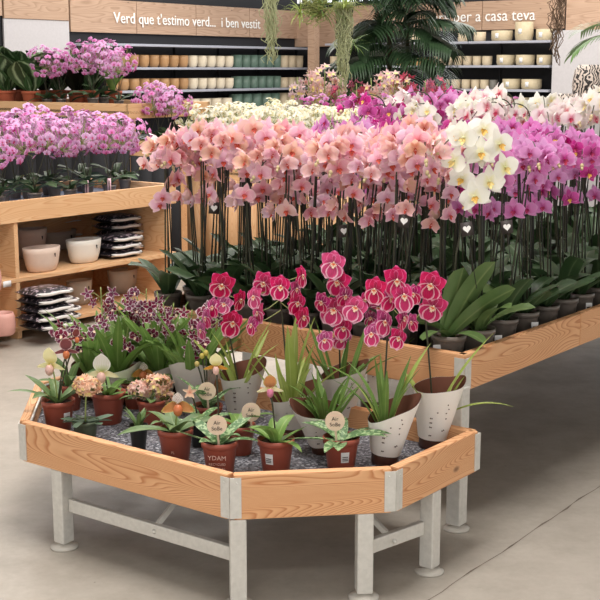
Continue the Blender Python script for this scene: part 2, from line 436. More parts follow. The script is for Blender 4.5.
# daylight strip over the right wall
m = NT('bright_clerestory'); m.b.inputs['Emission Color'].default_value = (.85, .93, 1, 1); m.b.inputs['Emission Strength'].default_value = 1.6; m.b.inputs['Base Color'].default_value = (.8, .85, .9, 1)
mb = MB(); o = board('window_1', (P0 + V * .3).xy, (P0 + U * 16 + V * .3).xy, 2.74, 4.5, .03, m.m, None, 0); tag(o, 'bright glazed strip above the right display wall', kind='structure')
mb = MB()
for k in range(13): mb.box(k * 1.3 - .03, k * 1.3 + .03, -.02, .06, 2.72, 4.55)
o = mb.build('trim_2', M_BLACKWALL, None, P0 + V * .2, UA, smooth=False); tag(o, 'dark mullions of the glazed strip', kind='structure')
# sign bands
def band(name, a, b, z0, z1, label, n):
    t = thing(name, label, 'sign', ((a + b) / 2).to_tuple()[:2] + (z0,), 0)
    c = (a + b) / 2; L = (b - a).length; d = (b - a).normalized()
    for k in range(n):
        p0 = a + d * (L * k / n + .006) - c; p1 = a + d * (L * (k + 1) / n - .006) - c
        board('panel', p0.xy, p1.xy, 0, z1 - z0, .04, M_OAKPANEL, t, .002, side=-1)
    return t, c, d
Nl = U * 1.0; Nl = Vector((U.x, U.y, 0)); # out of the left wall into the hall
def lw(s, off=0): return P0 - V * s + U * off          # point along the left wall
def rw(s, off=0): return P0 + U * s - V * off          # point along the right wall
signL, cL, dL = band('sign_board', lw(5.32, .02), lw(.05, .02), 2.12, 2.59, 'long pale oak sign board on the left wall lettered Verd que t\'estimo verd', 4)
signL2, c2, d2 = band('sign_board', lw(6.5, .02), lw(5.34, .02), 2.27, 2.85, 'pale oak header panel without lettering, above the white panel at left', 1)
signL3, c3, d3 = band('sign_board', lw(7.8, .02), lw(6.52, .02), 2.3, 2.9, 'greyish oak header panel at the left edge of the photo', 1)
o = board('wall_panel', lw(6.5, .02).xy, lw(5.34, .02).xy, 1.0, 2.265, .03, M_GREYWALL, None, .002, side=-1); tag(o, 'plain off-white wall panel behind the dark striped plants', 'wall panel')
def letters(body, size, M, parent): return text_mesh(body, size, M_WHITE, 'lettering', parent, M, .004)
# left sign text, facing +U
sL = 2.80
pos = lw(sL, .075) + Vector((0, 0, 2.265)) - signL.location
R = Matrix((V, Vector((0, 0, 1)), U)).transposed().to_4x4()
tl = letters("Verd que t'estimo verd...  i ben vestit",   .225, Matrix.Translation(pos) @ R, signL)
signR, cR, dR = band('sign_board', rw(.9, .02), rw(5.1, .02), 2.2, 2.64, 'pale oak sign board on the right wall lettered per a casa teva', 3)
R2 = Matrix((U, Vector((0, 0, 1)), -V)).transposed().to_4x4()
pos = rw(3.72, .075) + Vector((0, 0, 2.335)) - signR.location
tr = letters("are per a casa teva", .24, Matrix.Translation(pos) @ R2, signR)
signR2, _, _ = band('sign_board', rw(5.12, .02), rw(7.6, .02), 2.16, 2.64, 'blank pale oak header above the grey panel at the right edge', 1)
signR3, _, _ = band('sign_board', rw(.0, .04), rw(.88, .04), 1.98, 2.62, 'blank oak panel filling the corner between the two sign boards', 1)
o = board('wall_panel', rw(5.12, .03).xy, rw(7.9, .03).xy, 0, 2.16, .42, M_GREYWALL, None, .003, side=-1); tag(o, 'light grey end panel at the right of the pot shelves', 'wall panel')
mb = MB(); mb.box(-.07, .07, -.07, .07, 0, 2.6); o = mb.build('wooden_post', M_OAKPANEL, None, rw(.78, .56), UA, smooth=False); tag(o, 'square wooden post in the corner where the pot shelves meet', 'post')
# shelving units
def shelving(name, f, s0, s1, zs, label, depth=.42):
    c = f((s0 + s1) / 2); t = thing(name, label, 'shelving', (c.x, c.y, 0))
    for z in zs:
        a = f(s0, .05) - c; b = f(s1, .05) - c
        sd = 1 if f is lw else -1
        board('shelf', a.xy, b.xy, z - .035, z, depth, M_SHELFMETAL, t, .003, side=-1)
    n = max(2, int(abs(s1 - s0) / 1.2) + 1)
    for k in range(n + 1):
        a = f(s0 + (s1 - s0) * k / n, .05) - c; b = f(s0 + (s1 - s0) * k / n, depth * 0 + .10) - c
        board('bracket', a.xy, b.xy, 0.02, max(zs) - .035, .02, M_BLACKWALL, t, 0)
    return t
shelving('wall_shelving', lw, 5.28, .14, [.62, .955, 1.29, 1.625, 1.96], 'dark wall shelving with silver edges under the left sign board')
shelving('wall_shelving', rw, .95, 5.08, [.58, .94, 1.295, 1.655, 2.02], 'dark wall shelving with silver edges under the right sign board')
# pots on the shelves
def potmesh(r, h, mat, kind='straight', inn=None):
    mb = MB()
    if kind == 'round': prof = [(r * .62, 0), (r * .84, h * .12), (r * .97, h * .4), (r, h * .7), (r * .97, h), (r * .88, h), (r * .88, h * .6)]
    elif kind == 'taper': prof = [(r * .72, 0), (r * .76, .004), (r * .97, h * .97), (r, h), (r * .9, h), (r * .84, h * .7)]
    else: prof = [(r * .86, 0), (r * .93, h * .06), (r, h * .3), (r, h), (r * .9, h), (r * .9, h * .5)]
    mb.lathe(prof, 20); mb.disc(r * .86, h * .62, 20)
    return mb.mesh('ceramic_pot', mat)
CP = {'tan': plain('tan_ceramic', (192, 148, 102), .4, var=.14, scale=6), 'cream': plain('cream_ceramic', (232, 218, 192), .4, var=.04),
      'green': plain('sage_green_ceramic', (96, 120, 106), .4, var=.08), 'beige': plain('beige_ceramic', (206, 188, 158), .5, var=.06),
      'stone': plain('stone_beige_ceramic', (198, 182, 150), .6, var=.08), 'ochre': plain('ochre_ceramic', (206, 158, 104), .5, var=.1),
      'grey': plain('grey_ceramic', (120, 116, 108), .5)}
NM = {'tan': 'tan glazed', 'cream': 'cream', 'green': 'dark sage green', 'beige': 'beige', 'stone': 'stone beige', 'ochre': 'ochre', 'grey': 'grey'}
PM = {}
def pm(c, r, h, k):
    key = (c, r, h, k)
    if key not in PM: PM[key] = potmesh(r, h, CP[c], k)
    return PM[key]
ROWN = {0: 'top', 1: 'upper', 2: 'middle', 3: 'lower'}
cnt = {}
def shelf_pot(c, r, h, k, pos, row, wall):
    o = obj('ceramic_pot', pm(c, r, h, k), None, pos, rnd.uniform(0, 6))
    key = (c, row, wall); cnt[key] = cnt.get(key, 0) + 1
    tag(o, '%s ceramic pot, %s of its colour from the left, %s row, %s wall' % (NM[c], ORD[cnt[key]], ROWN[row], wall), 'pot', '%s pots on the %s row, %s wall' % (NM[c], ROWN[row], wall))
    if wall == 'right' and h > .16 and k != 'round' or (wall == 'right' and c == 'stone'):
        n = -V if wall == 'right' else U
        mb = MB(); mb.box(-.028, .028, -.036, .036, 0, .002)
        l = mb.build('price_label', M_LABEL, o); l.matrix_local = Matrix.Rotation(-o.rotation_euler.z, 4, 'Z') @ face_M(Vector((-V.x, -V.y, 0)) * (r + .001) + Vector((0, 0, h * .5)), (-V.x, -V.y, 0))
for row, z in ((1, 1.625), (2, 1.29), (3, .955)):
    s = 5.1 if row == 3 else 4.75
    while s > .2:
        c = 'tan' if s > 3.22 - (.1 if row == 2 else 0) else 'cream' if s > 2.13 else 'green' if s > .84 else 'beige'
        r = (.090 if row != 3 else .112) if c != 'beige' else .088; h = .18 if row == 1 else .17
        if row == 3: h = .19 if c in ('tan', 'cream') else .245
        if row == 2 and c == 'green': h = .195
        if row == 1 and c in ('green', 'beige'): h = .2
        shelf_pot(c, r, h, 'round' if c in ('tan', 'cream') else 'straight', lw(s, .28) + Vector((0, 0, z)), row, 'left')
        s -= 2 * r + (.034 if c != 'green' else .022)
def rs_from_px(px):
    r = (px - 300) / FPX / cos(TH)   # approximate bearing
    lo, hi = 0, 12
    for _ in range(40):
        mid = (lo + hi) / 2; q = rw(mid, .28)
        if 300 + FPX * q.x / (q.y * cos(TH)) < px: lo = mid
        else: hi = mid
    return lo
def rrow(row, z, items):
    for px, w, h, c in items:
        s = rs_from_px(px); q = rw(s, .28); k = q.y / FPX
        shelf_pot(c, round(w * k / 2, 3), round(h * k, 3), 'straight', q + Vector((0, 0, z)), row, 'right')
rrow(0, 2.02, [(415, 12, 8, 'beige'), (430, 12, 8, 'beige'), (462, 10, 8, 'beige'), (479, 12, 9, 'beige'), (501, 21, 10, 'stone'), (523, 18, 18, 'stone'), (543, 16, 11, 'stone')])
rrow(1, 1.655, [(401, 8, 8, 'ochre'), (410, 8, 8, 'ochre'), (419, 8, 8, 'ochre'), (428, 8, 8, 'ochre'), (438, 9, 9, 'beige'), (448, 9, 9, 'beige'), (458, 9, 9, 'beige'), (467.5, 9, 9, 'beige'), (477, 9, 9, 'beige'), (487, 10, 9, 'beige'), (505.5, 18, 10, 'stone'), (525, 19, 10, 'stone'), (544, 15, 10, 'stone')])
rrow(2, 1.295, [(427, 8, 9, 'beige'), (436, 9, 9, 'beige'), (446, 9, 9, 'beige'), (456.5, 9.5, 9, 'beige'), (466.5, 9, 9, 'beige'), (476, 9, 9, 'beige'), (485, 9, 9, 'beige'), (494, 8, 9, 'grey'), (512, 18, 10, 'stone'), (532, 20, 10, 'stone')])
rrow(3, .94, [(437, 10, 11, 'beige'), (448, 10, 11, 'beige'), (459.5, 11, 11, 'beige'), (471.5, 11, 11, 'beige'), (483, 11, 11, 'beige'), (497, 9, 13, 'grey'), (510, 18, 15, 'stone'), (534, 20, 15, 'stone')])
rrow(1, 1.655, [(334, 8, 9, 'beige'), (343, 8, 9, 'beige')])
# spotlights on a track above the left sign
tk = MB(); tk.box(-2.6, 2.6, -.02, .02, 2.86, 2.9); tk.box(-2.3, -2.28, -.01, .01, 2.9, 4.6); tk.box(2.28, 2.3, -.01, .01, 2.9, 4.6)
o = tk.build('light_track', M_BLACKWALL, None, lw(3.3, .75), UA + pi / 2, smooth=False); tag(o, 'black ceiling track carrying small spotlights before the left sign', 'light track')
me_ = NT('spot_lens'); me_.b.inputs['Emission Color'].default_value = (1, .93, .8, 1); me_.b.inputs['Emission Strength'].default_value = 12
M_LENS = me_.m; M_SPOT = plain('white_spot_housing', (220, 220, 222), .4)
for k, (px, w_) in enumerate(((132, 'leftmost'), (171, 'second from left'), (191, 'third from left'), (243, 'rightmost'))):
    lo, hi = 0, 8
    for _ in range(40):
        mid = (lo + hi) / 2; q = lw(mid, .75)
        if 300 + FPX * q.x / (q.y * cos(TH)) > px: lo = mid
        else: hi = mid
    t = thing('spotlight', 'white track spotlight above the left sign board, %s of four' % w_, 'lamp', lw(lo, .75) + Vector((0, 0, 2.78)), 0, 'track spotlights')
    mb = MB(); M_ = Matrix.Rotation(radians(35), 4, 'Y'); mb.lathe([(.03, -.10), (.045, -.09), (.055, .07), (.03, .08), (0.001, .08)], 14, 0, M_)
    mb.box(-.01, .01, -.01, .01, .04, .1); mb.build('housing', M_SPOT, t)
    mb = MB(); mb.disc(.042, -.093, 14, 0, M_); mb.build('lens', M_LENS, t)

# ------------------------------------------------------------------ octagonal display table
RZ, PZ = .42, .28          # rim top, rim bottom
TZ = .345                  # surface of the mat
D_ = at(480, 430, .42); D_.z = 0
C_ = D_ + hd(232.5) * .51; B_ = C_ + hd(187.5) * .50; A_ = B_ + hd(142.5) * .945; A2_ = A_ + hd(96.0) * .545; A3_ = A2_ + hd(52.5) * .47
OCT = (A3_ + D_) / 2
ring = [D_, C_, B_, A_, A2_, A3_]
t = thing('display_table', 'low octagonal larch-wood plant table with galvanised legs in the foreground', 'table', (OCT.x, OCT.y, 0))
loc = [p - OCT for p in ring]
TH_ = .032
for k in range(6):
    a, b = loc[k], loc[(k + 1) % 6]
    d = (b - a).normalized()
    e = .012
    board('rim_board', (a + d * e).xy, (b - d * e).xy, PZ, RZ, TH_, M_LARCH, t, .004, side=-1 if k != 9 else 1)
# corner brackets: two thin plates folded round each corner
for k in range(6):
    p_ = loc[k]; a = (loc[k - 1] - p_).normalized(); b = (loc[(k + 1) % 6] - p_).normalized()
    mb = MB()
    for d in (a, b):
        n = Vector((-d.y, d.x, 0)); n = n if n.dot(p_) > 0 else -n
        q0 = p_ + n * .0005; q1 = p_ + d * .034 + n * .0005
        vs = []
        for q in (q0, q1):
            for o_ in (0, .003):
                for z in (PZ + .006, RZ - .008): vs.append(q + n * o_ + Vector((0, 0, z)))
        mb.add(vs, [(0, 1, 3, 2), (4, 6, 7, 5), (0, 4, 5, 1), (2, 3, 7, 6), (1, 5, 7, 3), (0, 2, 6, 4)])
        mb.ball(q0 + d * .02 + n * .003 + Vector((0, 0, RZ - .024)), .0035, 0, None, 4, 6)
    mb.build('corner_bracket', M_METAL, t, smooth=False)
mb = MB()
ins = [p_ * .985 for p_ in loc]
mb.add([q + Vector((0, 0, TZ)) for q in ins] + [q + Vector((0, 0, TZ - .02)) for q in ins], [tuple(range(6))[::-1], tuple(range(6, 12))] + [(k, (k + 1) % 6, 6 + (k + 1) % 6, 6 + k) for k in range(6)])
tray = mb.build('growing_mat', M_MAT, t, smooth=False); tray['label'] = 'speckled grey capillary matting'
mb = MB()
for k in range(6):
    a, b = loc[k] * .962, loc[(k + 1) % 6] * .962
    mb.tube([a + Vector((0, 0, RZ - .012)), b + Vector((0, 0, RZ - .012))], .005, 6)
mb.build('inner_frame', M_METAL, t)
# legs
def leg(parent, p_, ang, z1, w=.05, foot=True, name='leg'):
    mb = MB(); mb.box(-w / 2, w / 2, -w / 2, w / 2, .022, z1)
    o = mb.build(name, M_METAL, parent, (p_.x, p_.y, 0), ang, smooth=False); bevel(o, .004)
    if foot:
        f = MB(); f.lathe([(.046, 0), (.048, .006), (.03, .012), (.012, .016), (.012, .03)], 20); f.build('levelling_foot', M_FOOT, o)
    return o
def on(px, py):
    q = at(px, py, 0) - OCT; q.z = 0; return q
def edge_leg(i, px, inset=.027):
    a, b = loc[i], loc[(i + 1) % 6]; d = (b - a).normalized(); n = Vector((d.y, -d.x, 0)); lo, hi = 0, (b - a).length
    f = lambda s: (lambda q: 300 + FPX * q.x / (q.y * cos(TH) + (CAMH - .13) * sin(TH)))(OCT + a + d * s + n * inset)
    for _ in range(40):
        mid = (lo + hi) / 2
        if (f(mid) > px) == (f(0) > f((b - a).length)): lo = mid
        else: hi = mid
    return a + d * lo + n * inset
lA = edge_leg(2, 63); lB = edge_leg(1, 238); lC = edge_leg(1, 364); lD = edge_leg(0, 430)
LEGA = UA
for q, g in ((lA, UA), (lB, radians(7.5)), (lC, radians(7.5)), (lD, UA)):
    leg(t, q, g, PZ - .0005)
bk1 = lD + V * .02; 
def rail(parent, a, b, z, hgt=.045, w=.022, name='rail', trim=.027):
    d = (b - a).normalized()
    o = board(name, (a + d * trim).xy, (b - d * trim).xy, z - hgt / 2, z + hgt / 2, w, M_METAL, parent, .003); return o
rail(t, lA, lB, .155); rail(t, lC, lD, .155)
mb = MB(); mb.ball((0, 0, 0), .008, 0, None, 4, 8); 
mid = (lA * .45 + lB * .55); nrm = Vector((U.y, -U.x, 0)); nrm = -V
mb.build('bolt', M_METAL, t, (mid.x + nrm.x * .001, mid.y + nrm.y * .001, .155))
mid2 = (lC * .6 + lD * .4)
mb = MB(); mb.ball((0, 0, 0), .008, 0, None, 4, 8); mb.build('bolt', M_METAL, t, (mid2.x + .01, mid2.y - .008, .155))
mb = MB(); mb.tube([(mid + V * .02) + Vector((0, 0, .175)), mid + V * .22 + Vector((0, 0, PZ + .02))], .011, 4); mb.build('brace', M_METAL, t, smooth=False)
mb = MB(); mb.tube([(mid2 - U * .02) + Vector((0, 0, .175)), mid2 - U * .2 + Vector((0, 0, PZ + .02))], .011, 4); mb.build('brace', M_METAL, t, smooth=False)
# ------------------------------------------------------------------ long main table
MC = at(465, 355, .632); MC.z = 0
MW, ML = 1.6, 3.7
a0 = MC; a1 = MC - U * MW; a2 = a1 + V * ML; a3 = MC + V * ML
cM = (a0 + a2) / 2
t2 = thing('display_table', 'long high larch-wood table filled with tall moth orchids', 'table', (cM.x, cM.y, 0))
MRZ, MPZ, MTZ = .632, .50, .556
def seg(a, b, n, nm='rim_board'):
    L = (b - a).length; d = (b - a).normalized()
    for k in range(n):
        board(nm, (a + d * (L * k / n + .002) - cM).xy, (a + d * (L * (k + 1) / n - .002) - cM).xy, MPZ, MRZ, .032, M_LARCH, t2, .004, side=1)
seg(a0, a3, 4); seg(a1, a0, 1); seg(a2, a1, 4); seg(a3, a2, 1)
for p_, dd in ((a0, (-U, V)), (a1, (U, V))):
    mb = MB()
    for d in dd:
        n = U if abs(d.dot(V)) > .5 else -V
        if p_ is a1 and abs(d.dot(V)) > .5: n = -U
        q0 = p_ - cM; vs = []
        for q in (q0, q0 + d * .04):
            for o_ in (0.0005, .0035):
                for z in (MPZ + .006, MRZ - .014): vs.append(q + n * o_ + Vector((0, 0, z)))
        mb.add(vs, [(0, 1, 3, 2), (4, 6, 7, 5), (0, 4, 5, 1), (2, 3, 7, 6), (1, 5, 7, 3), (0, 2, 6, 4)])
    mb.build('corner_bracket', M_METAL, t2, smooth=False)
mb = MB(); mb.box(.02, MW - .02, .02, ML - .02, MTZ - .02, MTZ); o = mb.build('tray', M_DARKTRAY, t2, (a1 - cM), UA, smooth=False)
f0 = at(456, 529, 0) - cM
leg(t2, f0, UA, MPZ + .02, .055); leg(t2, a1 - cM + U * .1 + V * .1, UA, MPZ + .02, .055)
for sv in (1.5, 3.4):
    leg(t2, f0 + V * sv, UA, MPZ + .02, .055); leg(t2, a1 - cM + U * .1 + V * (.1 + sv), UA, MPZ + .02, .055)

# ------------------------------------------------------------------ left shelf unit
E0 = at(176, 184, .835); E0.z = 0
LL = 3.0; LD = .78
t3 = thing('shelf_unit', 'pine shelf unit at left with open cubbies and lilac orchids on top', 'shelf', (E0.x, E0.y, 0))
LT = .835
Wv = -U     # depth direction away from the aisle
def lb(name, s0, s1, z0, z1, d0, th, mat=M_PINE):
    a = -V * s1 + Wv * d0; b = -V * s0 + Wv * d0
    return board(name, a.xy, b.xy, z0, z1, th, mat, t3, .003, side=1)
def lend(s, z0, z1, d0, d1, name='divider'):
    a = -V * s + Wv * d0; b = -V * s + Wv * d1
    return board(name, a.xy, b.xy, z0, z1, .03, M_PINE, t3, .003, side=1)
for k in range(2): lb('rim_board', .0 + 1.5 * k, 1.5 * (k + 1) - .003, LT - .13, LT, 0, .03)
lb('rim_board', 0, LL, LT - .13, LT, LD - .03, .03)
lend(0.0, LT - .13, LT, .0, LD, 'rim_board'); lend(LL - .03, LT - .13, LT, 0, LD, 'rim_board')
mb = MB(); mb.box(-LL, 0, .03, LD - .03, LT - .09, LT - .065); mb.build('top_tray', M_BLUETRAY, t3, (0, 0, 0), UA + pi / 2, smooth=False)
Lrz = UA + pi / 2
def slab(z, name='shelf'):
    mb = MB(); mb.box(-LL, 0, .01, LD - .02, z - .028, z); o = mb.build(name, M_PINE, t3, (0, 0, 0), Lrz, smooth=False); bevel(o, .003)
LS1, LS0 = .372, .075
slab(LS1); slab(LS0)
for s in (.04, 1.36, 2.68): lend(s, 0, LT - .13, .012, LD - .02)
lb('back_panel', .03, LL, .05, LT - .13, LD - .02, .018)
for s_, z_ in ((.06, LS1 - .002), (1.47, LS1 - .002), (.1, LS0)):
    mb = MB(); mb.box(-.03, .03, -.018, .018, 0, .002); q = -V * s_ + U * .001 + Vector((0, 0, z_ - .02))
    l = mb.build('price_label', M_LABEL, t3); l.matrix_local = face_M(q - Wv * .0, U)
def lp(s, d, z): return E0 - V * s + Wv * d + Vector((0, 0, z))
# oval bowls
def bowl(r, h, mat, sx=1.0, sy=.62, logo=True):
    mb = MB(); mb.lathe([(r * .62, 0), (r * .76, h * .06), (r * .88, h * .35), (r * .97, h * .75), (r, h), (r * .94, h), (r * .9, h * .75), (r * .8, h * .3)], 28, 0, None, sx, sy); mb.disc(r * .82, h * .3, 28, 0, None, sx, sy)
    return mb
BW = {'pink': plain('pinkish_stoneware', (222, 198, 182), .5, var=.04), 'white': plain('white_stoneware', (234, 228, 218), .4, var=.02), 'taupe': plain('taupe_stoneware', (188, 176, 162), .5, var=.05), 'rose': plain('ribbed_rose_ceramic', (214, 160, 148), .5, var=.06)}
def put_bowl(px, py, z, r, h, mat, label, sx=1, sy=.62, dd=.2, name='oval_planter'):
    # base on the shelf plane
    q = at(px, py, z) + Wv * (r * sy * .62 + .02); t = bowl(r, h, mat, sx, sy).build(name, mat, None, q, Lrz)
    tag(t, label, 'planter')
    mb = MB(); mb.disc(.008, 0, 8); mb.box(-.004, .004, -.016, -.006, 0, .001)
    l = mb.build('tag_mark', M_INK, t); l.matrix_local = face_M(Vector((r * sx * .3, -r * sy * .93, h * .72)), (.2, -1, .1))
    return q
put_bowl(50, 272, LS1, .135, .15, BW['pink'], 'pinkish oval planter on the middle shelf, left of the white one')
put_bowl(92, 263, LS1, .135, .15, BW['white'], 'white oval planter on the middle shelf beside the pinkish one')
put_bowl(38, 258, LS1, .13, .19, BW['pink'], 'tall pinkish planter partly hidden behind the front one at the divider')
put_bowl(66, 250, LS1, .15, .13, BW['taupe'], 'beige oval planter behind the pinkish and white pair')
put_bowl(52, 240, LS1, .15, .21, BW['taupe'], 'dark taupe planter at the back of the middle shelf')
put_bowl(130, 293, LS0 + .001, .125, .16, BW['taupe'], 'taupe tapered planter on the bottom shelf, right one', name='tapered_planter')
put_bowl(86, 305, LS0 + .001, .1, .16, BW['taupe'], 'taupe tapered planter on the bottom shelf, left of its larger twin', name='tapered_planter')
def pinkpot(q, r, h, label):
    mb = MB(); prof = [(r * .8, 0), (r * .92, h * .08), (r, h * .45), (r * .96, h * .8), (r * .84, h), (r * .76, h), (r * .8, h * .6)]
    mb.lathe(prof, 32); mb.disc(r * .8, h * .6, 20); o = mb.build('ribbed_pot', BW['rose'], None, q); tag(o, label, 'pot')
pinkpot(at(-1, 293, LS1) + Wv * .09, .075, .135, 'round rose ceramic pot on the middle shelf at the left edge')
pinkpot(at(11, 336, LS0 + .001) + Wv * .07, .075, .13, 'round ribbed rose ceramic pot on the bottom shelf at the left edge')
# soil bags: flat filled sacks in stacks
def sackmat():
    m = NT('black_printed_sack'); co = m.objco((1, 1, 1), True)
    n = m.noise(24, m.objco((1, 2.5, 2), True), 2, .5); c = m.ramp(n, [(.57, s2l((30, 28, 34))), (.62, s2l((188, 168, 176)))])
    m.col(c); m.b.inputs['Roughness'].default_value = .35; return m.m
M_SACK = sackmat(); M_SACKW = plain('white_sack_edge', (232, 228, 224), .45, var=.04)
M_SACKB = plain('black_sack_film', (32, 30, 34), .3)
def sackmesh(L=.34, Wd=.24, H=.05):
    mb = MB(); nx, ny = 10, 8
    def hgt(x, y): return H * .5 * (max(0, 1 - abs(2 * x / L) ** 4) * max(0, 1 - abs(2 * y / Wd) ** 4)) ** .5
    for sgn in (1, -1):
        vs = []; fs = []
        for i in range(nx + 1):
            for j in range(ny + 1):
                x = L * (i / nx - .5); y = Wd * (j / ny - .5); vs.append((x, y, H * .5 + sgn * hgt(x, y) * (1 + .06 * sin(9 * i + 5 * j))))
        for i in range(nx):
            for j in range(ny):
                a = i * (ny + 1) + j; f = (a, a + ny + 1, a + ny + 2, a + 1); fs.append(f if sgn > 0 else f[::-1])
        mb.add(vs, fs, 0 if sgn > 0 else 1)
    return mb.mesh('soil_bag', [M_SACK, M_SACKB])
SM = sackmesh()
mbw = MB(); 
for sx_ in (-1,):
    mbw.tube([(x * .155, -.116 + .012 * abs(x) ** 4, .024 + .002 * sin(5 * x)) for x in [i / 6 - 1 for i in range(13)]], .0095, 6)
for sy_ in (1,):
    mbw.tube([(.166 - .012 * abs(y) ** 4, y * .11, .024 + .002 * sin(6 * y)) for y in [i / 5 - 1 for i in range(11)]], .0095, 6)
SEDGE = mbw.mesh('white_seam', M_SACKW)
def sack_stack(px, py, z, n, label, grp, back=0, top=None, rz=0):
    q = at(px, py, z) + Wv * back
    if rz > 1: q = lp(.22, .34, z); rz = 0
    for k in range(n):
        tt = tag(obj('soil_bag', SM, None, q + Vector((rnd.uniform(-.01, .01), rnd.uniform(-.01, .01), k * .050)), Lrz + rz + rnd.uniform(-.07, .07)), label % (['bottom', 'second', 'third', 'fourth', 'fifth', 'sixth'][k] if k < n - 1 else 'topmost'), 'bag', grp)
        obj('white_seam', SEDGE, tt); tt.scale = (.82, .9, 1.06)
sack_stack(131, 258, LS1 + .002, 3, 'black soil bag with white seam, %s in the low stack beside the white planter', 'soil bags beside the white planter', .13)
sack_stack(152, 244, LS1 + .002, 5, 'black soil bag with white seam, %s in the tall stack at the right end', 'soil bags at the right end', 0, None, 2)
sack_stack(104, 250, LS1 + .002, 5, 'black soil bag, %s in the stack behind the white planter', 'soil bags behind the white planter', .42)
sack_stack(62, 331, LS0 + .003, 5, 'black soil bag with white seam, %s in the bottom shelf stack', 'soil bags on the bottom shelf', .13)
sack_stack(76, 325, LS0 + .003, 3, 'black soil bag, %s in the stack behind the bottom shelf stack', 'more soil bags on the bottom shelf', .2)

# ------------------------------------------------------------------ benches behind
def bench(c, d1, L, d2, dep, H, label, plankn=12, name='plant_bench', pmat=None):
    """c: near-left corner; d1 along the front, d2 into depth"""
    t = thing(name, label, 'bench', (c.x, c.y, 0)); ang = math.atan2(d1.y, d1.x)
    w = L / plankn
    for k in range(plankn):
        o = MB(); o.box(-(H - .16) / 2, (H - .16) / 2, -w / 2 + .002, w / 2 - .002, -.01, .01)
        q = o.build('plank', pmat or M_PINE, t); q.matrix_local = Matrix.Translation(d1 * (w * (k + .5)) + Vector((0, 0, (H - .12) / 2 + .02))) @ Matrix((Vector((0, 0, 1)), d1, Vector((0, 0, 1)).cross(d1))).transposed().to_4x4()
    for a, b in ((Vector(), d1 * L), (d1 * L, d1 * L + d2 * dep), (d1 * L + d2 * dep, d2 * dep), (d2 * dep, Vector())):
        board('rim_board', a.xy, b.xy, H - .12, H, .03, M_PINE, t, .003)
    for a in (Vector() + d1 * .05 + d2 * .06, d1 * (L - .05) + d2 * .06, d1 * .05 + d2 * (dep - .06), d1 * (L - .05) + d2 * (dep - .06)):
        mb = MB(); mb.box(-.035, .035, -.035, .035, 0, H - .1); mb.build('leg', M_PINE, t, a, ang, smooth=False)
    vs = [Vector((0, 0, H - .06)), d1 * L + Vector((0, 0, H - .06)), d1 * L + d2 * dep + Vector((0, 0, H - .06)), d2 * dep + Vector((0, 0, H - .06))]
    mb = MB(); mb.add(vs + [v - Vector((0, 0, .02)) for v in vs], [(0, 1, 2, 3), (4, 7, 6, 5), (0, 4, 5, 1), (1, 5, 6, 2), (2, 6, 7, 3), (3, 7, 4, 0)]); mb.build('tray', M_DARKTRAY, t, smooth=False)
    return t
B1 = at(184, 262, 0)
bench(B1, U, 2.4, V, 1.7, .84, 'pine plank bench behind the long table carrying small white orchids')
# ------------------------------------------------------------------ flowers (unit meshes, diameter about 1, facing +Z)
def fl_phal(pm_, lip, seed=0):
    r = random.Random(seed); mb = MB()
    for a, L, w in ((90, .52, .36), (212, .51, .33), (328, .51, .33)):
        mb.petal(radians(a + r.uniform(-5, 5)), L, w, .02, -.012, cup=r.uniform(-.10, .02), fold=.05, mi=0, nu=4, nv=4)
    for a in (8, 172):
        mb.petal(radians(a + r.uniform(-8, 8)), .50, .56, .01, .012, cup=r.uniform(-.14, .16), fold=r.uniform(-.14, .12), mi=0, nu=5, nv=6, p=.8)
    mb.petal(radians(270), .21, .15, .0, .03, cup=.12, fold=.3, mi=1, nu=3, nv=2, p=.7)
    for a in (215, 325): mb.petal(radians(a), .13, .11, .01, .04, cup=.10, fold=.2, mi=1, nu=2, nv=2, p=.7)
    mb.ball((0, .03, .05), .042, 2, None, 4, 6)
    return mb.mesh('orchid_bloom', [P[pm_], LIP[lip], P[pm_]])
def fl_side(pm_, lip, seed=0):      # a half-closed bloom
    r = random.Random(seed); mb = MB()
    for a, L, w in ((90, .40, .34), (212, .40, .32), (328, .40, .32)): mb.petal(radians(a), L, w, .02, -.012, cup=.34, fold=.15, mi=0, nu=4, nv=2)
    for a in (8, 172): mb.petal(radians(a), .42, .5, .01, .012, cup=.30, fold=.2, mi=0, nu=4, nv=4, p=.8)
    mb.petal(radians(270), .2, .14, .0, .03, cup=.18, fold=.3, mi=1, nu=2, nv=2, p=.7)
    return mb.mesh('orchid_bloom', [P[pm_], LIP[lip]])
def fl_milt(seed=0, pm_='milt'):
    r = random.Random(seed); mb = MB()
    mb.petal(radians(90), .46, .52, .02, 0, -.05, .05, .02, 0, nu=5, nv=6)
    for a in (38, 142): mb.petal(radians(a + r.uniform(-5, 5)), .48, .54, .02, -.004, -.06, .05, .02, 0, nu=5, nv=6)
    for a in (202, 338): mb.petal(radians(a), .42, .40, .02, -.02, -.05, .05, .02, 0, nu=4, nv=4)
    # broad two-lobed lip
    for a in (252, 288): mb.petal(radians(a), .54, .62, .0, .03, -.10, .03, .02, 3, nu=6, nv=6, p=.95)
    for a, l_ in ((262, .17), (278, .17), (200, .12), (340, .12), (232, .13), (308, .13)):
        mb.petal(radians(a), l_, .08, .01, .05, .01, 0, 0, 1, nu=3, nv=2)
    for a in (205, 335, 270): mb.petal(radians(a), .09, .05, .0, .066, .0, 0, 0, 2, nu=2, nv=2)
    mb.ball((0, .035, .055), .04, 1, None, 4, 6)
    return mb.mesh('orchid_bloom', [P[pm_], LIP['mask'], LIP['maskcore'], P['miltlip']])
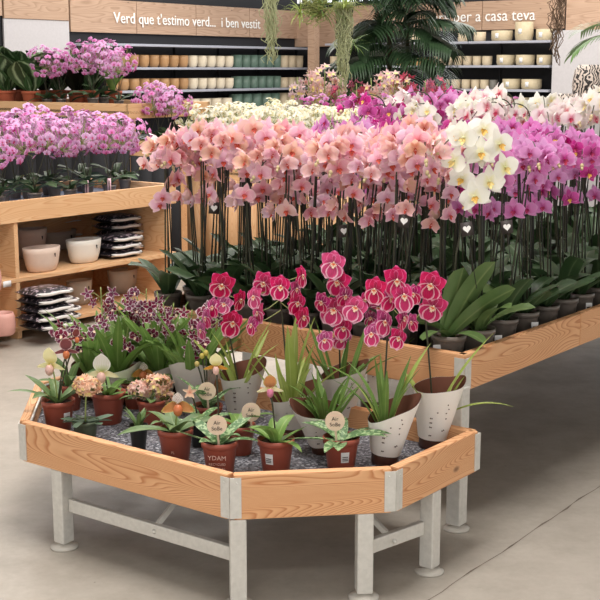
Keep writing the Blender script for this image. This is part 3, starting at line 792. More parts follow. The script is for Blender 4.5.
def fl_small(pm_, lip, seed=0):
    r = random.Random(seed); mb = MB()
    for a, L, w in ((90, .46, .34), (212, .46, .32), (328, .46, .32)): mb.petal(radians(a), L, w, .0, -.01, -.06, .06, mi=0, nu=3, nv=2)
    for a in (8, 172): mb.petal(radians(a), .5, .58, .0, .01, -.06, -.08, mi=0, nu=3, nv=2, p=.8)
    mb.petal(radians(270), .24, .2, .0, .04, .1, .1, mi=1, nu=2, nv=2, p=.8)
    return mb.mesh('orchid_bloom', [P[pm_], LIP[lip]])
def fl_star(pm_, lip, seed=0):
    r = random.Random(seed); mb = MB()
    for k in range(5): mb.petal(radians(90 + 72 * k + r.uniform(-6, 6)), .5, .24, .02, 0, r.uniform(-.05, .16), .12, mi=0, nu=4, nv=2)
    mb.petal(radians(270), .36, .40, .0, .05, .05, .05, mi=1 if lip else 0, nu=4, nv=4, p=.8)
    return mb.mesh('orchid_bloom', [P[pm_], LIP[lip] if lip else P[pm_]])
def fl_slipper(dors, pet, pouch, ds=1.0, pw=.20, dr=14):
    """lady's slipper: hooded dorsal sepal, two side petals, a pouch"""
    mb = MB()
    mb.petal(radians(90), .62 * ds, .62 * ds, .02, -.02, .10, .08, mi=0, nu=6, nv=6, p=.75)
    for a in (-dr, 180 + dr): mb.petal(radians(a), .60, pw, .03, 0, .02, .1, .05, mi=1, nu=6, nv=4)
    mb.petal(radians(270), .34, .3, .02, -.04, -.02, .1, mi=0, nu=4, nv=4)
    mb.ball((0, -.20, .12), .19, 2, None, 8, 12, (.85, 1.15, .9))
    mb.ball((0, -.02, .14), .07, 1, None, 5, 8, (1, .8, .5))
    return mb.mesh('slipper_bloom', [P[dors], P[pet], LIP[pouch]])
FM = {
 'pink': [fl_phal('pink', 'pink', 1), fl_phal('pink', 'pink', 2), fl_phal('pink', 'pink', 31), fl_side('pink', 'pink', 32), fl_phal('peach', 'pink', 3), fl_side('peach', 'pink', 4)],
 'lilac': [fl_phal('lilac', 'red', 5), fl_phal('lilac', 'magenta', 6), fl_side('lilac', 'magenta', 7)],
 'magenta': [fl_phal('magenta', 'magenta', 8), fl_phal('magenta', 'yellow', 9), fl_side('magenta', 'magenta', 10)],
 'white': [fl_phal('white', 'yellow', 11), fl_phal('white', 'cream', 12), fl_side('white', 'cream', 13)],
 'whitered': [fl_phal('whitered', 'red', 14), fl_phal('whitered', 'red', 15), fl_side('whitered', 'red', 16)],
 'milt': [fl_milt(1), fl_milt(2)], 'miltback': [fl_milt(3, 'miltback')],
 'smallpink': [fl_small('smallpink', 'magenta', 1), fl_small('smallpink', 'magenta', 2), fl_small('lilac', 'magenta', 3)],
 'cream': [fl_small('cream', 'yellow', 4), fl_small('cream', 'cream', 5)],
 'smallmag': [fl_small('magenta', 'magenta', 4), fl_small('lilac', 'magenta', 5)],
 'dark': [fl_star('dark', None, 1), fl_small('dark', 'mask', 2)],
 'cymb': [fl_star('cymb', 'cream', 3), fl_star('cymb', 'cream', 4)], 'cymbdark': [fl_star('cymbdark', 'red', 5)],
 'coral': [fl_star('coral', None, 6), fl_star('coral', 'cream', 7)],
}
# ------------------------------------------------------------------ pots
def nursery_pot(r=.06, h=.11, mat=M_TERRA, soil=M_SOIL):
    mb = MB(); mb.lathe([(r * .70, 0), (r * .72, .002), (r * .92, h * .80), (r * .94, h * .82), (r * 1.0, h * .825), (r * 1.02, h), (r * .96, h), (r * .90, h * .80), (r * .86, h * .7)], 28)
    sb = MB(); rr = random.Random(3); nr, na = 4, 16; vs = [(0, 0, h * .86)]; fs = []
    for i in range(1, nr + 1):
        for j in range(na): vs.append((r * .93 * i / nr * cos(2 * pi * j / na), r * .93 * i / nr * sin(2 * pi * j / na), h * .86 + rr.uniform(-.004, .005)))
    for j in range(na): fs.append((0, 1 + j, 1 + (j + 1) % na))
    for i in range(nr - 1):
        for j in range(na):
            a = 1 + i * na; q = (j + 1) % na; fs.append((a + j, a + na + j, a + na + q, a + q))
    sb.add(vs, fs)
    return mb.mesh('pot', mat), sb.mesh('soil', soil)
def add_pot(root, meshes):
    p_ = obj('pot', meshes[0], root); obj('soil', meshes[1], p_); return p_
NP_TERRA = nursery_pot(); NP_GREY = nursery_pot(.062, .115, M_POTGREY); NP_CLEAR = nursery_pot(.046, .075, M_POTCLEAR); NP_BLACK = nursery_pot(.032, .085, M_POTBLACK)
NP_SMALL = nursery_pot(.045, .085, M_POTGREY); NP_TERRA_L = nursery_pot(.062, .115, M_TERRA); NP_OLD = nursery_pot(.085, .15, M_TERRA2); NP_BROWN = nursery_pot(.055, .10, M_POTBROWN)
def leaves_mesh(n, L, Wd, mat, seed, e0=(.3, 1.0), e1=(-.7, .2), shape='phal', z=.10, fold=.25, jit=.3):
    r = random.Random(seed); mb = MB()
    for k in range(n):
        az = 2 * pi * k / n + r.uniform(-jit, jit); q = r.uniform(.75, 1.1)
        mb.leaf(az, L * q, Wd * r.uniform(.85, 1.1), r.uniform(*e0), r.uniform(*e1), (cos(az) * .008, sin(az) * .008, z), fold, 0, 8, 4, shape, twist=r.uniform(-.5, .5))
    return mb.mesh('leaves', mat)
def bez(p0, p1, p2, p3, n=12):
    return [(p0 * (1 - t) ** 3 + p1 * 3 * t * (1 - t) ** 2 + p2 * 3 * t * t * (1 - t) + p3 * t ** 3) for t in [i / n for i in range(n + 1)]]

# ------------------------------------------------------------------ tall moth orchids on the long table
def phal_plant(kind, seed, nspike=2, nf=7, Hs=.60, fsize=.092, cluster=False, leafmat_=None, pot=NP_GREY, name='moth_orchid', leafL=.25, topk=1.0):
    r = random.Random(seed); root = thing(name, 'x', 'orchid')
    add_pot(root, pot); ph = .11
    obj('leaves', leaves_mesh(6, leafL, .085, leafmat_ or M_LEAFPHAL, seed, (.6, 1.4), (-.3, .7)), root)
    for k in range(nspike):
        x0 = (k - (nspike - 1) / 2) * .05
        a = r.uniform(-1.0, 1.0) + (k - .5) * .5            # arch heading, 0 = towards local -Y
        d = Vector((sin(a), -cos(a), 0))
        hh = Hs * r.uniform(.9, 1.05)
        b0 = Vector((x0 * .5, 0, ph)); top = Vector((x0 * 1.2 + r.uniform(-.05, .05), r.uniform(-.05, .03), ph + hh))
        arch = bez(top, top + Vector((0, 0, .07)), top + d * .10 + Vector((0, 0, .10)), top + d * .19 + Vector((0, 0, .0)), 10)
        path = [b0 + (top - b0) * (i / 6) + Vector((0, 0, 0)) for i in range(6)] + arch
        mb = MB(); mb.tube(path, [.0036] * 6 + [.0028] * 6 + [.002] * 5, 5)
        for q in range(2): mb.ball(path[-1] + d * (.012 + q * .014) - Vector((0, 0, .012 + q * .01)), .008 - q * .002, 1, None, 4, 6, (1, 1, 1.25))
        mb.ball(path[2], .0055, 0, None, 4, 5); mb.ball(path[4], .0055, 0, None, 4, 5)
        sp = mb.build('flower_spike', [M_SPIKE, M_BUD], root)
        mb = MB(); mb.tube([b0 + Vector((.012, .006, 0)), top + Vector((.008, .004, -.05))], .0032, 5); mb.build('cane', M_STAKE, root)
        # blooms: two files down the arch and the upper stem
        full = path[4:]
        if cluster: cmb = MB()
        for j in range(nf):
            t = (j + .3) / nf; idx = t * (len(full) - 1); i0 = int(idx); c = full[i0].lerp(full[min(i0 + 1, len(full) - 1)], idx - i0)
            side = Vector((cos(a), sin(a), 0)) * (1 if j % 2 else -1)
            c = c + side * r.uniform(.022, .036) * topk + d * r.uniform(.012, .04) - Vector((0, 0, r.uniform(.0, .035)))
            n = (d * .9 + side * r.uniform(.15, .75) + Vector((0, -.35, r.uniform(-.35, .15))))
            M_ = face_M(c, n, s=fsize * r.uniform(.88, 1.08), roll=r.uniform(-.3, .3))
            me = r.choice(FM[kind])
            obj('bloom', me, sp, M=M_)
    return root
PEDM = M_SPIKEL
def cluster_mesh(kind, n, rx, ry, rz, fs, seed, center=(0, 0, 0), face=None, shell=True):
    """many little blooms over an ellipsoid as ONE truss mesh"""
    r = random.Random(seed); mb = MB(); src = FM[kind]; mats = []; idx = {}
    for me in src:
        for m in me.materials:
            if m.name not in idx: idx[m.name] = len(mats); mats.append(m)
    dat = [([v.co.copy() for v in me.vertices], [tuple(p.vertices) for p in me.polygons], [idx[me.materials[p.material_index].name] for p in me.polygons], me) for me in src]
    uvd = []
    for me in src:
        u = [(0, 0)] * len(me.vertices)
        for l in me.loops: u[l.vertex_index] = tuple(me.uv_layers[0].data[l.index].uv)
        uvd.append(u)
    for k in range(n):
        zz = r.uniform(-.85, 1); an = r.uniform(0, 2 * pi); q = math.sqrt(max(0, 1 - zz * zz)); n_ = Vector((q * cos(an), q * sin(an), zz))
        s_ = r.uniform(.8, 1.0) if shell else r.random() ** .33
        c = Vector((center[0] + rx * n_.x * s_, center[1] + ry * n_.y * s_, center[2] + rz * n_.z * s_))
        fn = n_ + (Vector(face) if face else Vector()) + Vector((r.uniform(-.3, .3), r.uniform(-.3, .3), r.uniform(-.3, .3)))
        M_ = face_M(c, fn, s=fs * r.uniform(.85, 1.1)); d_ = r.randrange(len(dat)); vs, fs_, ms, _ = dat[d_]
        if PEDM.name not in idx: idx[PEDM.name] = len(mats); mats.append(PEDM)
        mb.tube([(center[0], center[1], center[2] - rz * .5), c], .0012, 3, idx[PEDM.name], cap=False)
        b = len(mb.v)
        for i, v in enumerate(vs): mb.v.append(M_ @ v); mb.uv.append(uvd[d_][i])
        for f, m_ in zip(fs_, ms): mb.f.append([b + i for i in f]); mb.mi.append(m_)
    return mb.mesh('truss', mats)

TEMPL = {}
def place(kindkey, variants, pos, rz, label, group, sc=1.0):
    """first uses move the template itself, later ones copy it"""
    src = variants[rnd.randrange(len(variants))]
    if src.get('used') is None:
        src['used'] = 1; o = src
    else: o = copy_tree(src); 
    if 'used' in o.keys() and o is not src: pass
    o.location = pos; o.rotation_euler = (0, 0, rz); o.scale = (sc, sc, sc)
    o['label'] = label; o['group'] = group
    return o
pinkT = [phal_plant('pink', 100 + k, nf=12) for k in range(5)]
lilT = [phal_plant('lilac', 200 + k, nf=12) for k in range(4)]
magT = [phal_plant('magenta', 300 + k, nf=9, fsize=.078) for k in range(3)]
whrT = [phal_plant('whitered', 400 + k, nf=7, fsize=.092) for k in range(2)]
whT = [phal_plant('white', 420 + k, nf=7, fsize=.092) for k in range(2)]
def mt(a, b, z=MTZ): return MC - U * a + V * b + Vector((0, 0, z))
GCOL, NR = 11, 18
for j in range(NR):
    b = .145 + j * .172
    n_ = GCOL; row = ORD[j + 1]
    for i in range(n_):
        a = .125 + i * (MW - .19) / (n_ - 1) + (.03 if j % 2 else -.03) * (0 if i in (0, n_ - 1) else 1)
        # deep inside, foliage of the row is hidden: keep every plant that the photo can show
        if j >= 4 and 0 < i < n_ - 1 and (i + j) % 2: continue
        if j >= 12 and i % 2: continue
        p_ = mt(a, b + rnd.uniform(-.02, .02))
        lim = .30 + .75 * min(1, a / .8)
        if (i, j) in ((0, 0), (0, 1), (1, 0)): continue
        if j >= 10 and a < 1.45: kind, T, nm = ('whitered', whrT, 'white red-eyed') if (i + j) % 3 else ('white', whT, 'pure white')
        elif b < lim + rnd.uniform(-.06, .06): kind, T, nm = 'pink', pinkT, 'pink and peach'
        elif (i * 7 + j * 3) % 5 < (1 if a < .5 else 2): kind, T, nm = 'magenta', magT, 'deep magenta'
        else: kind, T, nm = 'lilac', lilT, 'lilac'
        sc = 1.0 + rnd.uniform(-.05, .05) + (.16 if j >= 10 else 0)
        pos_w = 'at the front edge' if j == 0 else '%s row back' % row
        side_w = 'at right rim' if i == 0 else 'at left rim' if i == n_ - 1 else '%s from right rim' % ORD[i + 1]
        place(kind, T, p_, rnd.uniform(-.9, .9) * (.4 if i >= n_ - 2 else 1) + (-.75 if i >= n_ - 2 else -.1), '%s moth orchid, long table, %s, %s' % (nm, pos_w, side_w), '%s moth orchids on the long table' % nm, sc)
# the big white one near the right rim
o = phal_plant('white', 777, nspike=1, nf=7, Hs=.68, fsize=.105, leafmat_=M_LEAFPHAL2, leafL=.25); o.location = mt(.10, .27); o.rotation_euler = (0, 0, -.15)
tag(o, 'tall creamy white moth orchid standing out among the pink ones near the right rim', 'orchid')
for oo in ((.25, 1.5),):
    pass
# large upright glossy leaves in the front right corner
mb = MB()
for az, L, w, e0, e1, tw, t0 in ((.05, .32, .105, 1.25, .80, .2, -1.1), (.15, .30, .095, .85, .35, -.1, -.9), (.0, .26, .10, 1.5, 1.25, .1, -1.2), (2.9, .17, .07, .9, -.4, .2, .5), (-2.3, .17, .07, .7, -.6, .3, 0), (-.7, .16, .07, .6, -.7, .0, 0)):
    mb.leaf(az, L, w, e0, e1, (0, 0, .1), .15, 0, 12, 4, 'phal', twist=tw, tw0=t0)
o = thing('moth_orchid', 'moth orchid with extra large upright glossy leaves at the long table front corner', 'orchid', mt(.13, .11))
add_pot(o, NP_GREY); mb.build('leaves', M_LEAFPHAL2, o)
spb = MB(); spb.tube([(0, 0, .1), (.02, .01, .40), (.09, .0, .82)], .0035, 5); spk = spb.build('flower_spike', M_SPIKE, o)
for k, (bx, bz) in enumerate(((.10, .84), (.03, .81), (.15, .79), (.0, .73), (.09, .76), (.17, .71), (.03, .67), (.12, .66), (.07, .61))):
    obj('bloom', FM['white'][k % 2], spk, M=face_M(Vector((bx, -.03 - .015 * (k % 3), bz)), (.5 * (bx - .09) / .06, -1, .05), s=.112, roll=.3 * ((k % 3) - 1)))
# white labels on the rim pots and heart cards on stems
def pot_label(root_pos, r, z, name='plant_label'):
    pass
me_heart = MB()
hp = []
for k in range(20):
    tt = 2 * pi * k / 20; hp.append((.0009 * 16 * sin(tt) ** 3 * .95, .0009 * (13 * cos(tt) - 5 * cos(2 * tt) - 2 * cos(3 * tt) - cos(4 * tt)), .0012))
me_heart.add(hp, [tuple(range(20))[::-1]]); HEART = me_heart.mesh('heart', M_WHITE)
cardmb = MB(); cardmb.box(-.021, .021, -.024, .024, -.001, .0006); CARD = cardmb.mesh('card', plain('charcoal_card', (66, 58, 56), .6))
clipmb = MB(); clipmb.tube([(0, .02, -.002), (0, -.21, -.004)], .0016, 5); CLIP = clipmb.mesh('card_stick', M_STAKE)
for (px, py, Y, w_) in ((344, 231, 4.66, 'third from the left'), (467, 229, 4.28, 'nearest the white blooms'), (507, 227, 4.5, 'rightmost'), (404, 221, 4.45, 'beside the middle pink blooms'), (214, 208, 5.05, 'leftmost')):
    t = thing('care_card', 'charcoal card with white heart on a stick among the stems, %s' % w_, 'plant tag', W(px, py, Y), 0, 'heart cards on the long table')
    Mx = face_M(Vector(), (rnd.uniform(-.3, .3), -1, .1), roll=rnd.uniform(-.2, .2))
    obj('card', CARD, t, M=Mx); obj('heart', HEART, t, M=Mx); 
    c = obj('card_stick', CLIP, t, M=Mx)

# ------------------------------------------------------------------ small-flowered plants on the benches behind and on the left unit
def multi(kind, seed, n=26, R=.11, Hc=.40, fs=.036, pot=NP_SMALL, lm=None, name='small_moth_orchid', nspk=3, lf=.15):
    r = random.Random(seed); root = thing(name, 'x', 'orchid'); add_pot(root, pot)
    obj('leaves', leaves_mesh(6, lf, .05, lm or M_LEAFPHAL, seed, (.2, 1.0), (-.7, .1), z=.08), root)
    for k in range(nspk):
        an = 2 * pi * k / nspk + r.uniform(-.4, .4); c = Vector((cos(an) * R * .5, sin(an) * R * .5, Hc + r.uniform(-.03, .04)))
        mb = MB(); mb.tube(bez(Vector((0, 0, .08)), Vector((0, 0, .2)), c - Vector((0, 0, .12)), c, 6), .0025, 4); sp = mb.build('flower_spike', M_SPIKE, root)
        tr = cluster_mesh(kind, n // nspk, R * .72, R * .72, R * .85, fs, seed * 7 + k, face=(0, -.3, 0)); obj('truss', tr, sp, M=Matrix.Translation(c))
    return root
lilM = [multi('smallpink', 500 + k, n=96, R=.165, Hc=.40, fs=.056, lf=.2) for k in range(4)]
crmM = [multi('cream', 520 + k, n=96, R=.17, Hc=.37, fs=.06) for k in range(3)]
magM = [multi('smallmag', 540 + k, n=48, R=.13, Hc=.36, fs=.045) for k in range(2)]
# left unit: front file then back file
def lu(px, d, s_guess=None):
    # point on the top tray whose bearing is px, at depth d behind the front rim
    lo, hi = -.2, 3.2
    for _ in range(40):
        mid = (lo + hi) / 2; q = E0 - V * mid + Wv * d
        if 300 + FPX * q.x / (q.y * cos(TH)) > px: lo = mid
        else: hi = mid
    return E0 - V * lo + Wv * d + Vector((0, 0, LT - .065))
lst = [(-8, .16, .0), (30, .14, .02), (66, .16, .0), (106, .16, 0), (-2, .42, .04), (24, .40, .07), (50, .42, .05), (84, .40, .03), (122, .42, -.02), (10, .62, .08), (44, .62, .09), (78, .62, .06), (112, .6, .0)]
for k, (px, d, dz) in enumerate(lst):
    o = place('l', lilM, lu(px, d), rnd.uniform(-.6, .6), 'lilac small-flowered orchid on left pine unit, %s from left in %s file' % (ORD[1 + [l for l in sorted(lst) if l[1] // .2 == d // .2].index((px, d, dz))], 'front' if d < .3 else 'middle' if d < .5 else 'back'), 'lilac orchids on the left pine unit', 1 + dz)
for k, (px, py, w_) in enumerate(((83, 178, 'left'), (106, 175, 'right'))):
    q = lu(px, .1); t = thing('plant_marker', 'upright narrow pink and white stick label on the left unit, %s of the pair' % w_, 'plant tag', q)
    mb = MB(); mb.box(-.012, .012, -.001, .001, .04, .135); mb.build('label', plain('pale_pink_card', (236, 196, 206), .6), t)
    mb = MB(); mb.box(-.003, .003, -.0025, -.0012, .055, .12); mb.build('print', M_INK, t, smooth=False)
    mb = MB(); mb.box(-.002, .002, -.001, .001, 0, .05); mb.build('stick', M_LABEL, t)
q = lu(118, .06); mb = MB(); mb.box(-.02, .02, -.001, .001, 0.02, .06); mb.box(-.002, .002, -.001, .001, 0, .02); tag(mb.build('price_card', M_LABEL, None, q, 0, smooth=False), 'small white price card standing at the right end of the left unit', 'price card')
mb = MB(); mb.box(-.008, .008, -.002, -.0011, .03, .05)
# taller bench behind the left unit
Bq = W(128, 104, 10.2); Bq.z = 0
bench(Bq - U * 3.2, U, 3.2, V, 1.0, 1.32, 'tall pine bench at the far left carrying terracotta pots and lilac orchids', 14, 'plant_bench', M_BLACKWALL)  # front planks coloured charcoal to stand for the shade of an open bench
Bs = W(181, 142, 9.9); Bs.z = 0
bench(Bs - U * .62, U, .60, V, .8, 1.02, 'small dark stand behind the left unit carrying one lilac orchid group', 4, 'plant_stand', M_BLACKWALL)
def onb(px, b, c, L, z):     # point on a bench surface with bearing px and depth b
    lo, hi = 0, L
    for _ in range(40):
        mid = (lo + hi) / 2; q = c + U * mid + V * b
        if 300 + FPX * q.x / (q.y * cos(TH)) < px: lo = mid
        else: hi = mid
    q = c + U * lo + V * b; q.z = z; return q
for px, b, sc, w_ in ((46, .10, 1.0, 'left'), (60, .2, 1.0, 'second'), (92, .32, 1.12, 'tallest'), (103, .5, 1.15, 'back'), (118, .28, .95, 'right')):
    place('l', lilM, onb(px, b, Bq - U * 3.2, 3.2, 1.26), rnd.uniform(-.6, .6), 'lilac small-flowered moth orchid on the tall far bench, %s one' % w_, 'lilac orchids on the tall far bench', sc)
for px, b, sc, w_ in ((141, .3, .95, 'left'), (158, .25, 1.0, 'middle'), (170, .3, .92, 'right')):
    place('l', lilM, onb(px, b, Bs - U * .62, .6, .96), rnd.uniform(-.6, .6), 'lilac small-flowered moth orchid on the small far stand, %s one' % w_, 'lilac orchids on the small far stand', sc)
# dark striped foliage plants in terracotta on the tall bench
def folplant(mat, n, L, Wd, seed, e0=(.7, 1.3), e1=(-.2, .5)):
    root = thing('calathea', 'x', 'plant'); add_pot(root, NP_OLD)
    obj('leaves', leaves_mesh(n, L, Wd, mat, seed, e0, e1, 'oval', .13, .2), root); return root
fT = [folplant(M_CALA, 9, .55, .30, 61, (1.0, 1.5), (.0, .9)), folplant(M_CALADARK, 13, .42, .24, 62, (.9, 1.5), (-.2, .8)), folplant(M_CALA, 9, .48, .27, 63, (.9, 1.5), (-.1, .8))]
for k, (px, b, T, w_, nm) in enumerate(((6, .12, 0, 'leftmost', 'green-striped'), (30, .14, 2, 'second from left', 'green-striped'), (20, .5, 1, 'middle back', 'dark burgundy-leaved'), (44, .55, 1, 'beside the lilacs', 'dark burgundy-leaved'), (58, .62, 2, 'third striped one', 'green-striped'), (76, .66, 1, 'tall back', 'dark burgundy-leaved'), (-6, .5, 1, 'far left', 'dark burgundy-leaved'), (90, .75, 2, 'rightmost striped one', 'green-striped'))):
    place('f', [fT[T]], onb(px, b, Bq - U * 3.2, 3.2, 1.26), rnd.uniform(0, 6), '%s foliage plant on the tall far bench, %s' % (nm, w_), 'foliage plants on the tall far bench', 1.0)
mb = MB(); 
fern = thing('arching_plant', 'bright green arching leafy plant behind the lilac orchids at the far bench end', 'plant', onb(112, .6, Bq - U * 3.2, 3.2, 1.26))
add_pot(fern, NP_OLD); obj('leaves', leaves_mesh(12, .30, .06, M_LEAFBRIGHT, 71, (1.2, 1.5), (.3, 1.0), 'strap', .13), fern)
# cream bank
cnt_ = 0
rows = [(b_, k) for b_ in (.14, .36, .58, .80) for k in range(11)]
for b_, k in rows:
    q = B1 + U * (.05 + k * .22 + (.1 if b_ in (.36, .8) else 0)) + V * b_; q.z = .78
    place('c', crmM, q, rnd.uniform(-.6, .6), 'cream small-flowered orchid on pine bench, %s from left in %s file' % (ORD[k + 1], {.14: 'front', .36: 'second', .58: 'third', .80: 'fourth'}[b_]), 'cream orchids on the pine bench', 1.0 + b_ * .04 + rnd.uniform(-.04, .06))
for k in range(10):
    q = B1 + U * (.5 + k * .19) + V * (1.15 + (k % 2) * .3); q.z = .78
    place('m', magM, q, rnd.uniform(-.6, .6), 'magenta small-flowered orchid behind the cream bank, %s from the left' % ORD[k + 1], 'magenta orchids behind the cream bank', 1.3)
# ------------------------------------------------------------------ cymbidiums and tall things behind
B2 = W(292, 150, 12.2); B2.z = 0
bench(B2, U, 3.6, V, .9, .80, 'low pine bench with pink spray orchids behind the white bank', 12)
def cymb(kind, seed, Hc=.75, n=24, R=.16):
    r = random.Random(seed); root = thing('spray_orchid', 'x', 'orchid'); add_pot(root, NP_OLD)
    obj('leaves', leaves_mesh(14, .55, .03, M_LEAFSTRAP, seed, (1.0, 1.45), (-.3, .8), 'strap', .13), root)
    for k in range(3):
        an = 2 * pi * k / 3 + .5; c = Vector((cos(an) * .14, sin(an) * .1, Hc + r.uniform(-.06, .06)))
        mb = MB(); mb.tube(bez(Vector((0, 0, .12)), Vector((0, 0, .4)), c - Vector((0, 0, .2)), c + Vector((0, 0, .1)), 6), .004, 5); sp = mb.build('flower_spike', M_SPIKEL, root)
        obj('truss', cluster_mesh(kind, n // 3, .07, .07, .17, .095, seed * 3 + k, face=(0, -.5, 0)), sp, M=Matrix.Translation(c))
    return root
cyT = [cymb('cymb', 601, .66, 36), cymb('cymb', 602, .66, 36)]; cdT = [cymb('cymbdark', 603, .60, 36)]
for px, b, T, w_, sc in ((308, .3, cyT, 'pale pink, leftmost', 1.05), (322, .25, cyT, 'pale pink, second from the left', 1.08), (334, .4, cyT, 'pale pink, third from the left', 1.0), (352, .3, cdT, 'dusky rose, left', .95), (366, .35, cdT, 'dusky rose, right', 1.02), (384, .3, cyT, 'pale pink, beside the palm', 1.05), (395, .2, cyT, 'pale pink, in front of the palm', 1.0), (412, .3, cdT, 'dusky rose, right of the palm', 1.05), (424, .35, cdT, 'dusky rose, nearest the pot shelves', 1.1)):
    place('y', T, onb(px, b, B2, 3.6, .74), rnd.uniform(-.6, .6), '%s spray orchid with strap leaves behind the white bank' % w_, 'spray orchids behind the white bank', sc)
# palm
pq = W(395, 60, 13.6); pq.z = 0
palm = thing('palm', 'large dark green palm with drooping leaflets in front of the corner shelves', 'plant', pq)
mb = MB(); mb.lathe([(.2, 0), (.26, .5), (.28, .5), (.25, .45), (.24, .3)], 24); mb.disc(.245, .42); mb.build('pot', M_POTBLACK, palm)
for k in range(3):
    mb = MB(); an = k * 2.1; mb.tube([(cos(an) * .06, sin(an) * .06, .4), (cos(an) * .1, sin(an) * .1, 1.2), (cos(an) * .14, sin(an) * .14, 2.1)], [.03, .025, .018], 7); mb.build('stem', plain('palm_stem', (84, 80, 56), .7), palm)
def frond(az, L, e0, e1, base, seed, nl=22, ll=.42, lw_=.022, mat=M_PALM, droop=1.0):
    r = random.Random(seed); mb = MB(); p = Vector(base); h = Vector((cos(az), sin(az), 0)); sd = Vector((-sin(az), cos(az), 0)); pts = [p.copy()]
    n = nl
    for i in range(n):
        t = i / n; e = e0 + (e1 - e0) * t; d = h * cos(e) + Vector((0, 0, sin(e))); p = p + d * (L / n); pts.append(p.copy())
        if t > .15:
            l = ll * (sin(pi * (.15 + .8 * t)) ** .6) * r.uniform(.85, 1.1)
            for sg in (1, -1):
                q = p.copy(); dirr = (sd * sg * .8 + d * .6).normalized(); vs = []; uvs = []
                for j in range(6):
                    u = j / 5; w = lw_ * .5 * (1 - u ** 2) + .001; up = Vector((0, 0, 1)).cross(dirr).normalized()
                    vs += [q - up * w, q + up * w]; uvs += [(u, 0), (u, 1)]
                    dirr = (dirr + Vector((0, 0, -.42 * droop)) * u * 1.2).normalized(); q = q + dirr * (l / 5)
                mb.add(vs, [(2 * j, 2 * j + 1, 2 * j + 3, 2 * j + 2) for j in range(5)], 0, uvs)
    mb.tube(pts, [.008 * (1 - i / (len(pts)) * .8) for i in range(len(pts))], 4)
    return mb.mesh('frond', mat)
r_ = random.Random(5)
for k in range(84):
    az = 2 * pi * k / 84 * 5 + r_.uniform(-.3, .3); lvl = r_.uniform(1.15, 2.5)
    obj('frond', frond(az, r_.uniform(.45, .72), r_.uniform(.2, 1.3), r_.uniform(-1.3, -.3), (cos(az) * .1, sin(az) * .1, lvl), k, nl=17, ll=.44, lw_=.036, droop=1.3), palm)
pq2 = W(615, 60, 8.5)
pl2 = thing('palm', 'green palm reaching in at the top right edge of the photo', 'plant', (pq2.x + .12, pq2.y, 0))
mb = MB(); mb.lathe([(.15, 0), (.2, .35), (.21, .35), (.18, .3)], 20); mb.disc(.18, .3); mb.build('pot', M_POTBLACK, pl2)
mb = MB(); mb.tube([(0, 0, .3), (0, 0, 1.0), (.02, 0, 1.92)], [.03, .025, .015], 7); mb.build('stem', plain('palm_stem', (84, 80, 56), .7), pl2)
for k, (az, e0, e1) in enumerate(((pi, .5, -.9), (pi + .7, .9, -.6), (pi - .7, .9, -.6), (.3, .6, -.6), (1.7, .9, -.5), (-1, .7, -.7))):
    obj('frond', frond(az, .45, e0, e1, (.02, 0, 1.78), 50 + k, nl=16, ll=.26, lw_=.016, mat=M_PALM2, droop=.6), pl2)
# hanging air plants
M_TILL = plain('silvery_air_plant', (176, 180, 138), .8, var=.15, scale=30); M_TWIG = plain('dry_brown_strands', (122, 98, 78), .8, var=.2, scale=30)
M_TILLY = plain('olive_air_plant', (150, 156, 92), .7, var=.15, scale=30)
def hanger(px, y0, y1, Y, wd, n, mat, label, seed, curl=.03, name='hanging_air_plant', rr_=.0036):
    a = W(px, y0, Y); b = W(px, y1, Y); Lh = a.z - b.z
    t = thing(name, label, 'plant', a); r = random.Random(seed); mb = MB()
    for k in range(n):
        an = r.uniform(0, 2 * pi); q = r.random() ** .5 * wd * .5; x, y = cos(an) * q, sin(an) * q; L = Lh * r.uniform(.45, 1.0); pts = []; ph = r.uniform(0, 6); fr = r.uniform(3, 22); cu = curl * r.uniform(.3, 1.5)
        for i in range(16):
            u = i / 15; tap = (1 - .55 * u); pts.append((x * tap + cu * sin(fr * u + ph) * r.uniform(.2, 1.5), y * tap + cu * cos(fr * .8 * u + ph * 2), -L * u))
        mb.tube(pts, rr_, 3)
    mb.build('strands', mat, t)
    mb = MB(); mb.tube([(0, 0, -.02), (0, 0, 4.6 - a.z)], .004, 5); mb.build('hanging_wire', M_STAKE, t)
    return t
hanger(271, -8, 66, 10.5, .15, 44, M_TILL, 'pale wispy hanging air plant in front of the left sign board', 1)
hanger(344, 2, 92, 10.5, .15, 80, M_TILL, 'long pale hanging air plant left of the large palm', 2)
hanger(316, -6, 30, 10.5, .26, 40, M_TILLY, 'short olive hanging air plant between the two long pale ones', 3, .05)
hanger(558, -8, 66, 11.5, .15, 26, M_TWIG, 'bunch of brown dry hanging strands before the grey panel at right', 4, .03, 'hanging_strands', .004)
def burst(px, py, Y, n, L, mat, label, seed):
    a = W(px, py, Y); t = thing('hanging_air_plant', label, 'plant', a); r = random.Random(seed); mb = MB()
    for k in range(n):
        mb.leaf(r.uniform(0, 2 * pi), L * r.uniform(.6, 1.1), .012, r.uniform(-.2, 1.3), r.uniform(-1.4, .2), (0, 0, 0), .2, 0, 7, 2, 'strap')
    mb.build('leaves', mat, t); mb = MB(); mb.tube([(0, 0, 0), (0, 0, 4.6 - a.z)], .004, 5); mb.build('hanging_wire', M_STAKE, t)
burst(320, 12, 10.5, 50, .30, M_LEAFSTRAP, 'spiky green hanging plant at the top centre', 11)
burst(300, 14, 10.6, 40, .26, M_LEAFLIME, 'pale spiky hanging plant at the top, left of the green one', 12)
burst(345, 8, 10.4, 46, .30, M_LEAFLIME, 'pale spiky hanging plant at the top above the long pale strands', 13)
burst(352, 46, 10.8, 26, .24, M_LEAFSTRAP, 'green spiky hanging plant halfway down beside the palm', 14)
